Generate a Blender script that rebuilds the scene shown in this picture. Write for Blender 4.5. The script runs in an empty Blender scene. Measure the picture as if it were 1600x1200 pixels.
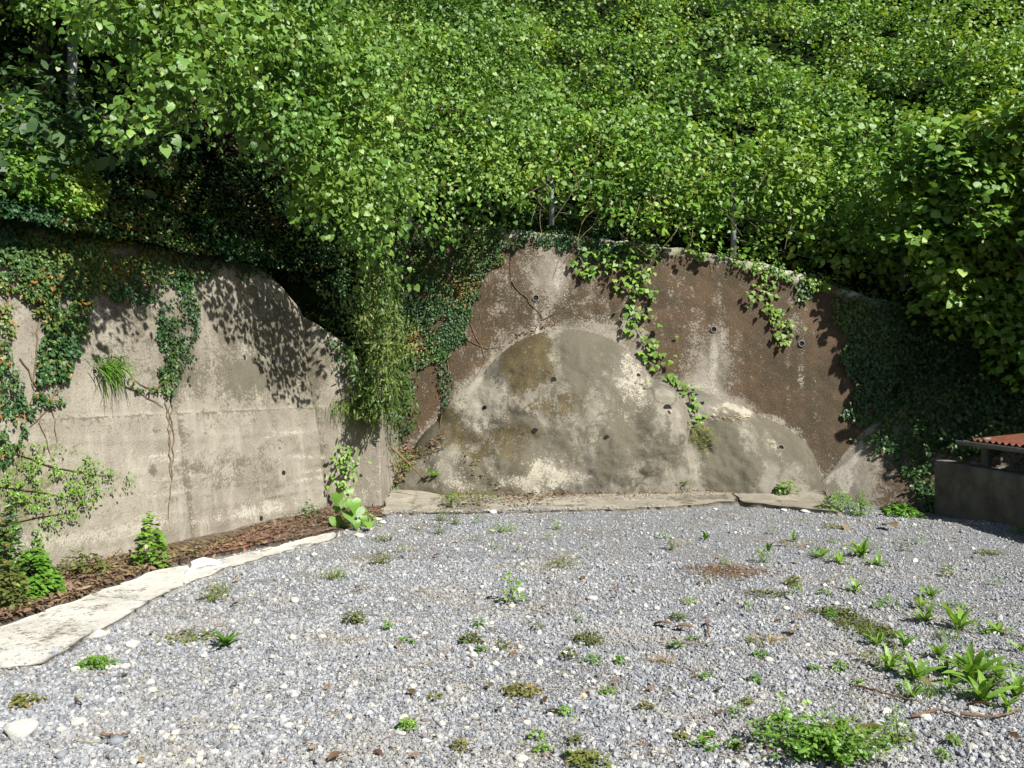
import bpy, math, random
import numpy as np
from mathutils import Vector, Matrix
from mathutils.bvhtree import BVHTree

random.seed(7)
R = np.random.default_rng(11)
S = bpy.context.scene
COL = S.collection
F, CH = 1280.0, 1.6                      # focal length in pixels of the 1600 px photograph, eye height

# ------------------------------------------------------------------ camera, sky, sun, exposure
cd = bpy.data.cameras.new('camera'); cam = bpy.data.objects.new('camera', cd); COL.objects.link(cam)
cam.location = (0, 0, CH); cam.rotation_euler = (math.radians(90), 0, 0)
cd.sensor_width = 36; cd.lens = 36 * F / 1600; cd.clip_end = 500
S.camera = cam
SUN = np.array((.50, -.52, .69)); SUN /= np.linalg.norm(SUN)
W = bpy.data.worlds.new('World'); S.world = W; W.use_nodes = True
nt = W.node_tree; nt.nodes.clear()
sky = nt.nodes.new('ShaderNodeTexSky'); sky.sky_type = 'NISHITA'; sky.sun_disc = False
sky.sun_elevation = math.asin(SUN[2]); sky.sun_rotation = math.atan2(SUN[0], SUN[1])
bg = nt.nodes.new('ShaderNodeBackground'); bg.inputs[1].default_value = 0.046
wo = nt.nodes.new('ShaderNodeOutputWorld')
nt.links.new(sky.outputs[0], bg.inputs[0]); nt.links.new(bg.outputs[0], wo.inputs[0])
sd = bpy.data.lights.new('sun', 'SUN'); sd.energy = 5.0; sd.angle = math.radians(.53); sd.color = (1, .955, .87)
sun = bpy.data.objects.new('sun', sd); COL.objects.link(sun)
sun.rotation_euler = Vector(SUN).to_track_quat('Z', 'Y').to_euler(); sun.location = (6, -6, 12)
S.view_settings.view_transform = 'Standard'; S.view_settings.look = 'None'
S.view_settings.gamma = 1; S.view_settings.use_curve_mapping = False
S.view_settings.exposure = 1.05
S.render.engine = 'CYCLES'
S.cycles.max_bounces = 6; S.cycles.diffuse_bounces = 3; S.cycles.transparent_max_bounces = 4

# ------------------------------------------------------------------ numpy helpers
def unit(v):
    return v / np.maximum(np.linalg.norm(v, axis=-1, keepdims=True), 1e-9)

def _h(ix, iy, iz, seed):
    n = (ix * 374761393 + iy * 668265263 + iz * 2147483647 + seed * 974634777) & 0xFFFFFFFF
    n = ((n ^ (n >> 13)) * 1274126177) & 0xFFFFFFFF
    n = (n ^ (n >> 16)) & 0xFFFFFFFF
    return n.astype(np.float64) / 4294967295.0

def vnoise(x, y, z=0.0, seed=0):
    """value noise 0..1"""
    x, y, z = np.broadcast_arrays(np.asarray(x, float), np.asarray(y, float), np.asarray(z, float))
    fx, fy, fz = np.floor(x), np.floor(y), np.floor(z)
    ix, iy, iz = fx.astype(np.int64), fy.astype(np.int64), fz.astype(np.int64)
    u, v, w = x - fx, y - fy, z - fz
    u, v, w = u*u*(3-2*u), v*v*(3-2*v), w*w*(3-2*w)
    r = 0
    for a in (0, 1):
        for b in (0, 1):
            for c in (0, 1):
                r = r + _h(ix+a, iy+b, iz+c, seed) * (u if a else 1-u) * (v if b else 1-v) * (w if c else 1-w)
    return r

def fbm(x, y, z=0.0, seed=0, o=4):
    r = 0; a = .5; t = 0
    for k in range(o):
        r = r + a * vnoise(np.asarray(x)*2**k, np.asarray(y)*2**k, np.asarray(z)*2**k, seed+k); t += a; a *= .55
    return r / t

def sstep(a, b, x):
    t = np.clip((x-a)/(b-a), 0, 1); return t*t*(3-2*t)

def in_poly(px, py, poly):
    px, py = np.asarray(px, float), np.asarray(py, float)
    c = np.zeros(px.shape, bool); n = len(poly)
    for i in range(n):
        x0, y0 = poly[i]; x1, y1 = poly[i-1]
        if y0 == y1: continue
        k = ((y0 > py) != (y1 > py)) & (px < (x1-x0)*(py-y0)/(y1-y0)+x0)
        c ^= k
    return c

def proj(P):
    P = np.asarray(P); y = np.maximum(P[..., 1], .3)
    return 800+F*P[..., 0]/y, 600-F*(P[..., 2]-CH)/y

def at(px, py, Y):
    return np.array(((px-800)/F*Y, Y, CH-(py-600)/F*Y))

def rays(px, py):
    px = np.asarray(px, float); py = np.asarray(py, float)
    return unit(np.stack(((px-800)/F, np.ones_like(px), -(py-600)/F), -1))

# ------------------------------------------------------------------ mesh and object helpers
def make_mesh(name, V, faces, mat=None, attrs=None, smooth=False):
    """faces: list of integer arrays, each (n, k)"""
    me = bpy.data.meshes.new(name)
    V = np.ascontiguousarray(V, dtype=np.float32)
    me.vertices.add(len(V)); me.vertices.foreach_set('co', V.ravel())
    fl = [np.asarray(f, dtype=np.int32) for f in (faces if isinstance(faces, list) else [faces]) if len(f)]
    if fl:
        loops = np.concatenate([f.ravel() for f in fl])
        tot = np.concatenate([np.full(len(f), f.shape[1], np.int32) for f in fl])
        st = np.concatenate(([0], np.cumsum(tot)[:-1])).astype(np.int32)
        me.loops.add(len(loops)); me.loops.foreach_set('vertex_index', loops)
        me.polygons.add(len(tot)); me.polygons.foreach_set('loop_start', st)
        if smooth: me.polygons.foreach_set('use_smooth', np.ones(len(tot), bool))
    for k, a in (attrs or {}).items():
        at_ = me.attributes.new(k, 'FLOAT', 'POINT'); at_.data.foreach_set('value', np.ascontiguousarray(a, dtype=np.float32).ravel())
    me.update(calc_edges=True)
    if mat is not None:
        for m in (mat if isinstance(mat, (list, tuple)) else [mat]): me.materials.append(m)
    return me

def props(o, label=None, cat=None, group=None, kind=None):
    if label: o['label'] = label
    if cat: o['category'] = cat
    if group: o['group'] = group
    if kind: o['kind'] = kind
    return o

def link(name, me, parent=None, loc=(0, 0, 0), **kw):
    """vertices are in world coordinates; loc is the thing's base"""
    o = bpy.data.objects.new(name, me); COL.objects.link(o)
    loc = Vector(loc)
    if parent is not None:
        o.parent = parent; o.location = -parent.location + loc * 0
    elif loc.length > 0:
        me.transform(Matrix.Translation(-loc)); o.location = loc
    return props(o, **kw)

def thing(name, label, cat, loc=(0, 0, 0), group=None):
    o = bpy.data.objects.new(name, None); COL.objects.link(o); o.location = Vector(loc); o.empty_display_size = .1
    return props(o, label, cat, group)

def put(name, me, parent, M, **kw):
    """a shared mesh placed by a world matrix under parent (parents are only translated)"""
    o = bpy.data.objects.new(name, me); COL.objects.link(o)
    if parent is not None:
        o.parent = parent
        M = Matrix.Translation(-parent.location) @ M
    o.matrix_basis = M
    return props(o, **kw)

def merge(parts):
    """[(V, F)] with all F of equal width -> V, F"""
    Vs, Fs, n = [], [], 0
    for V, Fc in parts:
        Vs.append(V); Fs.append(np.asarray(Fc)+n); n += len(V)
    return np.concatenate(Vs), np.concatenate(Fs)

def tube(path, r, n=6):
    path = np.asarray(path, float); m = len(path)
    r = np.broadcast_to(np.asarray(r, float), (m,))
    t = unit(np.gradient(path, axis=0))
    ref = np.where(np.abs(t[:, 2:3]) > .9, np.array([[1., 0, 0]]), np.array([[0, 0, 1.]]))
    a = unit(np.cross(t, ref)); b = np.cross(t, a)
    th = np.arange(n)/n*2*np.pi
    V = path[:, None] + r[:, None, None]*(a[:, None]*np.cos(th)[None, :, None] + b[:, None]*np.sin(th)[None, :, None])
    V = V.reshape(-1, 3)
    i = np.arange(m-1)[:, None]*n; j = np.arange(n)[None]; k = (j+1) % n
    Fq = np.stack((i+j, i+k, i+n+k, i+n+j), -1).reshape(-1, 4)
    return V, Fq

def grid_faces(nu, nv):
    i = np.arange(nu-1)[:, None]*nv; j = np.arange(nv-1)[None]
    return np.stack((i+j, i+nv+j, i+nv+j+1, i+j+1), -1).reshape(-1, 4)

def box(c, d, rz=0):
    x, y, z = np.array(d)/2
    V = np.array([(sx*x, sy*y, sz*z) for sx in (-1, 1) for sy in (-1, 1) for sz in (-1, 1)])
    ca, sa = math.cos(rz), math.sin(rz)
    V = np.stack((V[:, 0]*ca-V[:, 1]*sa, V[:, 0]*sa+V[:, 1]*ca, V[:, 2]), -1)+np.array(c)
    Fq = np.array([(0, 1, 3, 2), (4, 6, 7, 5), (0, 4, 5, 1), (2, 3, 7, 6), (0, 2, 6, 4), (1, 5, 7, 3)])
    return V, Fq

# ------------------------------------------------------------------ materials
class NB:
    def __init__(self, name):
        self.m = bpy.data.materials.new(name); self.m.use_nodes = True
        self.t = self.m.node_tree; self.t.nodes.clear()
        self.out = self.n('ShaderNodeOutputMaterial')
    def n(self, k, **kw):
        x = self.t.nodes.new(k)
        for a, b in kw.items(): setattr(x, a, b)
        return x
    def l(self, a, b): self.t.links.new(a, b)
    def val(self, s, v):
        if hasattr(v, 'links') or isinstance(v, bpy.types.NodeSocket): self.l(v, s)
        else: s.default_value = v
    def coord(self, scale=(1, 1, 1)):
        g = self.n('ShaderNodeNewGeometry'); m = self.n('ShaderNodeVectorMath', operation='MULTIPLY')
        self.l(g.outputs['Position'], m.inputs[0]); m.inputs[1].default_value = scale
        return m.outputs[0]
    def noise(self, scale, detail=4, rough=.6, vec=None):
        x = self.n('ShaderNodeTexNoise'); x.inputs['Scale'].default_value = scale
        x.inputs['Detail'].default_value = detail; x.inputs['Roughness'].default_value = rough
        self.l(vec if vec is not None else self.coord(), x.inputs['Vector'])
        return x.outputs['Fac']
    def math(self, op, a, b=0.0, clamp=False):
        x = self.n('ShaderNodeMath', operation=op, use_clamp=clamp); self.val(x.inputs[0], a); self.val(x.inputs[1], b)
        return x.outputs[0]
    def ss(self, v, a, b, lo=0.0, hi=1.0):
        x = self.n('ShaderNodeMapRange', interpolation_type='SMOOTHSTEP'); self.val(x.inputs['Value'], v)
        x.inputs['From Min'].default_value = a; x.inputs['From Max'].default_value = b
        x.inputs['To Min'].default_value = lo; x.inputs['To Max'].default_value = hi
        return x.outputs['Result']
    def mix(self, f, a, b):
        x = self.n('ShaderNodeMix', data_type='RGBA'); self.val(x.inputs[0], f)
        for s, v in ((x.inputs[6], a), (x.inputs[7], b)):
            if isinstance(v, tuple): s.default_value = (*v, 1) if len(v) == 3 else v
            else: self.l(v, s)
        return x.outputs[2]
    def attr(self, name, kind='GEOMETRY'):
        x = self.n('ShaderNodeAttribute', attribute_name=name, attribute_type=kind); return x.outputs['Fac']
    def ramp(self, f, stops):
        x = self.n('ShaderNodeValToRGB'); e = x.color_ramp.elements
        while len(e) > 1: e.remove(e[-1])
        e[0].position = stops[0][0]; e[0].color = (*stops[0][1], 1)
        for p, c in stops[1:]:
            q = e.new(p); q.color = (*c, 1)
        self.val(x.inputs[0], f); return x.outputs[0]
    def bump(self, h, dist, strength=1.0):
        x = self.n('ShaderNodeBump'); x.inputs['Distance'].default_value = dist; x.inputs['Strength'].default_value = strength
        self.l(h, x.inputs['Height']); return x.outputs[0]
    def bsdf(self, col, rough=.85, normal=None, spec=.3):
        x = self.n('ShaderNodeBsdfPrincipled'); self.val(x.inputs['Base Color'], (*col, 1) if isinstance(col, tuple) else col)
        self.val(x.inputs['Roughness'], rough); x.inputs['Specular IOR Level'].default_value = spec
        if normal is not None: self.l(normal, x.inputs['Normal'])
        return x.outputs[0]
    def done(self, sh): self.l(sh, self.out.inputs[0]); return self.m

def concrete(name, base, light, dark, rust=False):
    b = NB(name)
    big = b.noise(1.1, 5, .62); mid = b.noise(6, 5, .7); fine = b.noise(34, 4, .8); grit = b.noise(85, 3, .8)
    streak = b.noise(3.0, 5, .7, b.coord((1.6, 1.6, .28)))
    c = b.mix(b.ss(big, .34, .68), dark, base)
    c = b.mix(b.math('MULTIPLY', b.ss(streak, .45, .75), .55), c, light)
    c = b.mix(b.math('MULTIPLY', b.ss(mid, .5, .75), .45), c, dark)
    gn = b.ss(b.math('ADD', b.math('MULTIPLY', fine, .42), b.math('ADD', b.math('MULTIPLY', mid, .33), b.math('MULTIPLY', grit, .25))), .36, .64)
    # stains, each with its own shape, broken up by grain
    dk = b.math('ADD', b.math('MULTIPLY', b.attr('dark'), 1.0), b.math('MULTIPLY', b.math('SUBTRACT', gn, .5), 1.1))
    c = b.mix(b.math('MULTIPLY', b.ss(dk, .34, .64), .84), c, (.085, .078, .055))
    ms = b.math('ADD', b.attr('moss'), b.math('MULTIPLY', b.math('SUBTRACT', gn, .5), 1.1))
    c = b.mix(b.math('MULTIPLY', b.ss(ms, .42, .62), .94), c, b.mix(b.ss(mid, .4, .65), (.052, .041, .018), (.085, .064, .030)))
    br = b.math('ADD', b.attr('brown'), b.math('MULTIPLY', b.math('SUBTRACT', gn, .5), 1.1))
    rustc = b.mix(b.ss(b.noise(2.2, 5, .7), .38, .66), (.046, .034, .019), (.074, .046, .025))
    c = b.mix(b.math('MULTIPLY', b.ss(br, .34, .56), .95), c, rustc)
    pl = b.math('ADD', b.attr('pale'), b.math('MULTIPLY', b.math('SUBTRACT', gn, .5), 1.0))
    c = b.mix(b.math('MULTIPLY', b.ss(pl, .38, .66), .9), c, light)
    c = b.mix(b.math('MULTIPLY', b.ss(b.math('ADD', b.attr('green'), b.math('MULTIPLY', b.math('SUBTRACT', gn, .5), 1.2)), .4, .7), .7), c, (.10, .115, .035))
    c = b.mix(b.ss(grit, .58, .70, 0, .42), c, light)
    c = b.mix(b.ss(grit, .31, .44, .65, 0), c, (.055, .048, .036))
    h = b.math('ADD', b.math('MULTIPLY', grit, .35), b.math('ADD', b.math('MULTIPLY', fine, .6), b.math('MULTIPLY', mid, 1.2)))
    return b.done(b.bsdf(c, .92, b.bump(h, .02, .8), .15))

def simple(name, col, rough=.8, var=.35, scale=9, spec=.3, metal=0, bump=.004):
    b = NB(name); n = b.noise(scale, 5, .7); f = b.noise(scale*9, 3, .7)
    c1 = tuple(x*(1-var) for x in col); c2 = tuple(min(1, x*(1+var)) for x in col)
    c = b.mix(b.ss(n, .3, .7), c1, c2); c = b.mix(b.ss(f, .55, .75, 0, .35), c, c2)
    s = b.n('ShaderNodeBsdfPrincipled'); b.l(c, s.inputs['Base Color']); s.inputs['Roughness'].default_value = rough
    s.inputs['Specular IOR Level'].default_value = spec; s.inputs['Metallic'].default_value = metal
    b.l(b.bump(f, bump), s.inputs['Normal'])
    return b.done(s.outputs[0])

def leafmat(name, stops, rough=.42, spec=.45, trans=.28, tcol=(1.25, 1.2, .55)):
    """colour per leaf from the attribute rnd"""
    b = NB(name)
    c = b.ramp(b.attr('rnd'), stops)
    patch = b.noise(.85, 4, .6)
    c = b.mix(b.ss(patch, .46, .66, 0, .55), c, b.mix(.5, c, (.17, .22, .03)))
    vn = b.noise(60, 2, .6)
    s = b.n('ShaderNodeBsdfPrincipled'); b.l(c, s.inputs['Base Color']); s.inputs['Roughness'].default_value = rough
    s.inputs['Specular IOR Level'].default_value = spec; b.l(b.bump(vn, .006, .5), s.inputs['Normal'])
    t = b.n('ShaderNodeBsdfTranslucent'); m = b.n('ShaderNodeMix', data_type='RGBA', blend_type='MULTIPLY')
    m.inputs[0].default_value = 1; b.l(c, m.inputs[6]); m.inputs[7].default_value = (*tcol, 1); b.l(m.outputs[2], t.inputs[0])
    x = b.n('ShaderNodeMixShader'); x.inputs[0].default_value = trans
    b.l(s.outputs[0], x.inputs[1]); b.l(t.outputs[0], x.inputs[2])
    return b.done(x.outputs[0])

M_conc_left = concrete('weathered_concrete', (.250, .230, .190), (.372, .347, .295), (.170, .152, .122))
M_conc_rear = concrete('stained_concrete', (.25, .228, .19), (.36, .335, .29), (.16, .143, .115))
M_conc_mound = concrete('sprayed_concrete', (.195, .180, .147), (.33, .307, .25), (.098, .091, .077))
M_kerb = concrete('kerb_concrete', (.27, .245, .20), (.37, .34, .285), (.19, .17, .135))
M_path = concrete('path_concrete', (.50, .49, .455), (.58, .57, .54), (.41, .395, .36))
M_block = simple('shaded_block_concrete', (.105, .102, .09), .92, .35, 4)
M_pipe = simple('pipe_plastic', (.17, .165, .155), .6, .2)
M_hole = simple('hole_shade_black', (.012, .011, .010), .9, .2)  # near-black colour in place of the unlit inside of a hole
M_post = simple('galvanised_steel', (.22, .235, .26), .6, .3, 25, .5, .3)
M_bark = simple('bark', (.075, .06, .045), .9, .4, 18, .2, 0, .01)
M_stem = simple('vine_stem', (.13, .095, .055), .85, .4, 20)
M_gstem = simple('green_stem', (.12, .17, .04), .6, .3, 20)
M_wood = simple('rotten_wood', (.15, .095, .06), .9, .45, 30)
M_soil = simple('leaf_soil', (.145, .108, .080), .95, .5, 14, .1, 0, .02)
M_hill = simple('hill_soil', (.010, .017, .006), 1.0, .5, 5, .0, 0, .03)
M_board = simple('red_mud', (.17, .085, .058), .9, .18, 6)
M_gutter = simple('gutter_metal', (.15, .15, .14), .6, .3, 15)
M_redroof = simple('red_roof', (.115, .040, .024), .55, .25, 12)
M_pink = simple('pink_plastic', (.75, .30, .34), .6, .1)

G = {
 'kudzu': leafmat('kudzu_leaf', [(0, (.052, .120, .016)), (.35, (.092, .205, .026)), (.7, (.142, .275, .035)), (.9, (.215, .335, .042)), (.975, (.24, .31, .05)), (1, (.33, .27, .05))], .46, .42, .30),
 'tree': leafmat('tree_leaf', [(0, (.046, .115, .022)), (.4, (.088, .192, .032)), (.8, (.138, .262, .044)), (.95, (.19, .31, .05)), (1, (.22, .26, .05))], .46, .45, .30),
 'ivy': leafmat('ivy_leaf', [(0, (.012, .042, .016)), (.5, (.024, .075, .024)), (.85, (.050, .115, .030)), (.955, (.11, .17, .035)), (.965, (.30, .055, .02)), (1, (.42, .12, .03))], .46, .34, .14),
 'ivy_light': leafmat('pale_ivy_leaf', [(0, (.025, .065, .022)), (.6, (.05, .115, .035)), (1, (.09, .16, .045))], .45, .4, .2),
 'olive': leafmat('olive_leaf', [(0, (.055, .075, .020)), (.6, (.11, .125, .030)), (.9, (.17, .17, .045)), (1, (.23, .15, .05))], .6, .3, .25),
 'lime': leafmat('lime_leaf', [(0, (.065, .16, .022)), (.6, (.115, .25, .030)), (1, (.19, .33, .045))], .42, .45, .32),
 'pale_lime': leafmat('pale_lime_leaf', [(0, (.115, .235, .035)), (.6, (.18, .33, .05)), (1, (.27, .42, .08))], .45, .4, .38),
 'bamboo': leafmat('bamboo_leaf', [(0, (.035, .08, .016)), (.6, (.075, .135, .026)), (.9, (.13, .19, .045)), (1, (.26, .22, .10))], .5, .4, .25),
 'dead_grass': leafmat('dead_grass', [(0, (.095, .062, .04)), (.6, (.17, .115, .075)), (1, (.26, .19, .13))], .85, .2, .1, (1, .9, .7)),
 'grass': leafmat('grass_blade', [(0, (.06, .13, .020)), (.6, (.115, .20, .035)), (.9, (.20, .24, .06)), (1, (.30, .25, .11))], .5, .4, .28),
 'dry': leafmat('dry_leaf', [(0, (.075, .037, .023)), (.4, (.125, .076, .050)), (.75, (.19, .122, .080)), (1, (.30, .215, .135))], .75, .2, .12, (1.1, .9, .6)),
 'straw': leafmat('straw', [(0, (.22, .16, .085)), (.6, (.34, .27, .16)), (1, (.45, .39, .27))], .8, .2, .1, (1, .9, .7)),
 'deep': leafmat('shade_dark_leaf', [(0, (.014, .040, .012)), (.6, (.026, .066, .018)), (1, (.05, .10, .026))], .5, .35, .2),  # leaf green darkened, so deep shade is part of the colour
}

# ------------------------------------------------------------------ leaf shapes (x along the leaf, y across, z normal), length 1
def sym(rows):
    """rows: (x, half width, z edge, z mid) -> folded blade"""
    V = []; Fc = []
    for x, w, ze, zm in rows:
        V += [(x, -w, ze), (x, 0, zm), (x, w, ze)]
    for i in range(len(rows)-1):
        a = 3*i; b = a+3
        Fc += [(a, b, b+1), (a, b+1, a+1), (a+1, b+1, b+2), (a+1, b+2, a+2)]
    V = np.array(V, float); return V, np.array(Fc)
def fan(out, droop=.12):
    """outline half: points (x, y>0) from base to tip; folded on the midrib, tip drooping"""
    base, tip = out[0], out[-1]
    V = [(base[0], 0, 0), (tip[0], 0, -droop)]
    V.append(((base[0]+tip[0])*.5, 0, .015))
    Lt = []; Rt = []
    for x, y in out[1:-1]:
        z = .10*y - droop*(x**2)
        Lt.append(len(V)); V.append((x, y, z)); Rt.append(len(V)); V.append((x, -y, z))
    Fc = []
    for side, s in ((Lt, 1), (Rt, -1)):
        ch = [0]+side+[1]
        for a, b in zip(ch[:-1], ch[1:]): Fc.append((2, a, b) if s < 0 else (2, b, a))
    return np.array(V, float), np.array(Fc)
SH = {
 'heart': fan([(.10, 0), (-.04, .22), (.14, .44), (.45, .42), (1, 0)], .18),
 'kudzu': fan([(0, 0), (.04, .26), (.30, .47), (.62, .36), (1, 0)], .15),
 'lobed': fan([(0, 0), (.02, .30), (.32, .50), (.50, .30), (1, 0)], .2),
 'oval': fan([(0, 0), (.28, .27), (.65, .25), (1, 0)], .12),
 'lance': fan([(0, 0), (.35, .14), (.7, .11), (1, 0)], .18),
 'tiny': (np.array([(0, 0, 0), (.5, .32, .06), (1, 0, -.05), (.5, -.32, .06)], float), np.array([(0, 2, 1), (0, 3, 2)])),
}

def frames(nrm, tip):
    n = unit(nrm); t = unit(tip - n*np.sum(tip*n, -1, keepdims=True)); b = np.cross(n, t)
    return t, b, n

def cloud(pos, nrm, tip, size, shape, rnd):
    V0, F0 = SH[shape]; t, b, n = frames(nrm, tip)
    size = np.asarray(size)[:, None, None]
    # let each blade curl its own way
    k = (1+R.normal(0, .55, len(pos)))[:, None]
    V = pos[:, None] + size*(V0[None, :, 0:1]*t[:, None] + V0[None, :, 1:2]*b[:, None] + (V0[None, :, 2]*k)[:, :, None]*n[:, None])
    N, K = len(pos), len(V0)
    Fc = (F0[None]+(np.arange(N)*K)[:, None, None]).reshape(-1, 3)
    return V.reshape(-1, 3), Fc, np.repeat(rnd, K)

_pool = {}
def leaf_pool(shape, mat):
    k = (shape, mat)
    if k not in _pool:
        out = []
        for i in range(9):
            V, Fc = SH[shape]; V = V.copy()
            V[:, 2] *= random.uniform(-.2, 1.9); V[:, 1] *= random.uniform(.9, 1.1)
            V[:, 2] += .1*V[:, 1]*random.uniform(-1, 1)
            out.append(make_mesh('leaf', V, Fc, G[mat], {'rnd': np.full(len(V), random.betavariate(2, 2)*.93)}))
        _pool[k] = out
    return _pool[k]

def leaf_objects(parent, pos, nrm, tip, size, shape, mat, label=None):
    t, b, n = frames(nrm, tip); pool = leaf_pool(shape, mat)
    for i in range(len(pos)):
        M = Matrix(((*(np.array((t[i][r], b[i][r], n[i][r]))*size[i]), pos[i][r]) for r in range(3))).to_4x4() if False else Matrix.Identity(4)
        for r in range(3):
            M[r][0] = t[i][r]*size[i]; M[r][1] = b[i][r]*size[i]; M[r][2] = n[i][r]*size[i]; M[r][3] = pos[i][r]
        put('leaf', pool[random.randrange(len(pool))], parent, M)

def foliage(parent, pos, nrm, tip, size, shape, mat, singles=0, name='foliage', score=None):
    """the largest leaves in view become parts of their own, the rest one joined part"""
    rnd = R.beta(2.2, 2.2, len(pos)); rnd = np.clip(rnd+(fbm(pos[:, 0]*1.3, pos[:, 1]*1.3, pos[:, 2]*1.3, 201, 3)-.5)*1.5+.05, 0, .96)
    rnd = np.where(R.random(len(pos)) < .05, R.random(len(pos)), rnd)
    rest = np.ones(len(pos), bool)
    if singles:
        px, py = proj(pos)
        sc = size/pos[:, 1] if score is None else score
        sc = np.where((px > 5) & (px < 1595) & (py > 5) & (py < 1195), sc, -9)
        ix = np.argsort(-sc)[:singles]
        rest[ix] = False
        leaf_objects(parent, pos[ix], nrm[ix], tip[ix], size[ix], shape, mat)
    if rest.any():
        V, Fc, a = cloud(pos[rest], nrm[rest], tip[rest], size[rest], shape, rnd[rest])
        return link(name, make_mesh(name, V, Fc, G[mat], {'rnd': a}), parent, kind='stuff')

def blades(base, tipvec, width, rnd, droop=.35, seg=4):
    """grass blades: base (N,3), tipvec (N,3)"""
    N = len(base); L = np.linalg.norm(tipvec, axis=-1, keepdims=True)
    side = unit(np.cross(tipvec, np.array((0, 0, 1.))+R.normal(0, .4, (N, 3))))
    rows = []
    for i in range(seg+1):
        u = i/seg; c = base+tipvec*u; c = c + np.array((0, 0, -1.))*L*droop*u*u
        w = (np.asarray(width)[:, None])*(1-u**1.8)*(.55+.45*min(1, u*3))*.5
        rows += [c-side*w, c+side*w]
    V = np.stack(rows, 1); K = V.shape[1]
    q = np.array([(2*i, 2*i+1, 2*i+3, 2*i+2) for i in range(seg)])
    Fc = (q[None]+(np.arange(N)*K)[:, None, None]).reshape(-1, 4)
    return V.reshape(-1, 3), Fc, np.repeat(rnd, K)

# ------------------------------------------------------------------ ground
def gz(X, Y):
    X = np.asarray(X, float); Y = np.asarray(Y, float)
    z = .035*(fbm(X*.8, Y*.8, 0, 3, 3)-.5) + .012*(vnoise(X*5, Y*5, 0, 9)-.5)
    return z - .14*sstep(4.0, 5.4, X)*sstep(9.2, 10.8, Y)

def ground_at(px, py):
    Y = CH*F/(py-600)
    for _ in range(6):
        X = (px-800)/F*Y; Y = (CH-float(gz(X, Y)))*F/(py-600)
    return np.array(((px-800)/F*Y, Y, float(gz((px-800)/F*Y, Y))))

def gravel_mat():
    b = NB('gravel_ground'); v = b.coord()
    w = b.n('ShaderNodeTexVoronoi'); w.inputs['Scale'].default_value = 78; b.l(v, w.inputs['Vector'])
    w2 = b.n('ShaderNodeTexVoronoi'); w2.inputs['Scale'].default_value = 170; b.l(v, w2.inputs['Vector'])
    sep = b.n('ShaderNodeSeparateColor'); b.l(w.outputs['Color'], sep.inputs[0])
    sep2 = b.n('ShaderNodeSeparateColor'); b.l(w2.outputs['Color'], sep2.inputs[0])
    st = [(0, (.085, .095, .112)), (.35, (.16, .175, .20)), (.65, (.25, .265, .29)), (.84, (.36, .36, .355)), (.95, (.62, .60, .55)), (1, (.75, .73, .68))]
    c = b.mix(b.ss(b.noise(30, 2, .5), .45, .55), b.ramp(sep.outputs[0], st), b.ramp(sep2.outputs[0], st))
    dirt = b.noise(1.3, 6, .65)
    c = b.mix(b.ss(dirt, .46, .66, 0, .75), c, b.mix(b.ss(b.noise(45, 3, .7), .4, .6), (.15, .135, .11), (.25, .22, .175)))
    h = b.math('SUBTRACT', 1.0, b.math('ADD', w.outputs['Distance'], b.math('MULTIPLY', w2.outputs['Distance'], .5)))
    return b.done(b.bsdf(c, .85, b.bump(h, .02, 1.0), .2))

nx, ny = 280, 260
gx = np.linspace(-14, 14, nx); gy = np.linspace(-9, 13.2, ny)
GX, GY = np.meshgrid(gx, gy, indexing='ij')
GV = np.stack((GX, GY, gz(GX, GY)), -1).reshape(-1, 3)
link('ground', make_mesh('ground', GV, grid_faces(nx, ny), gravel_mat(), smooth=True), kind='structure')

# ------------------------------------------------------------------ retaining walls
CL = np.array((-2.29, 10.5)); DL = unit(np.array((-1.09, -2.5))); BL = np.array((-.916, .40))

def ell(px, py, cx, cy, rx, ry, soft=.5, amp=1.0):
    r = np.sqrt(((px-cx)/rx)**2+((py-cy)/ry)**2)
    return amp*(1-sstep(1-soft, 1+soft*.6, r))

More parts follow.
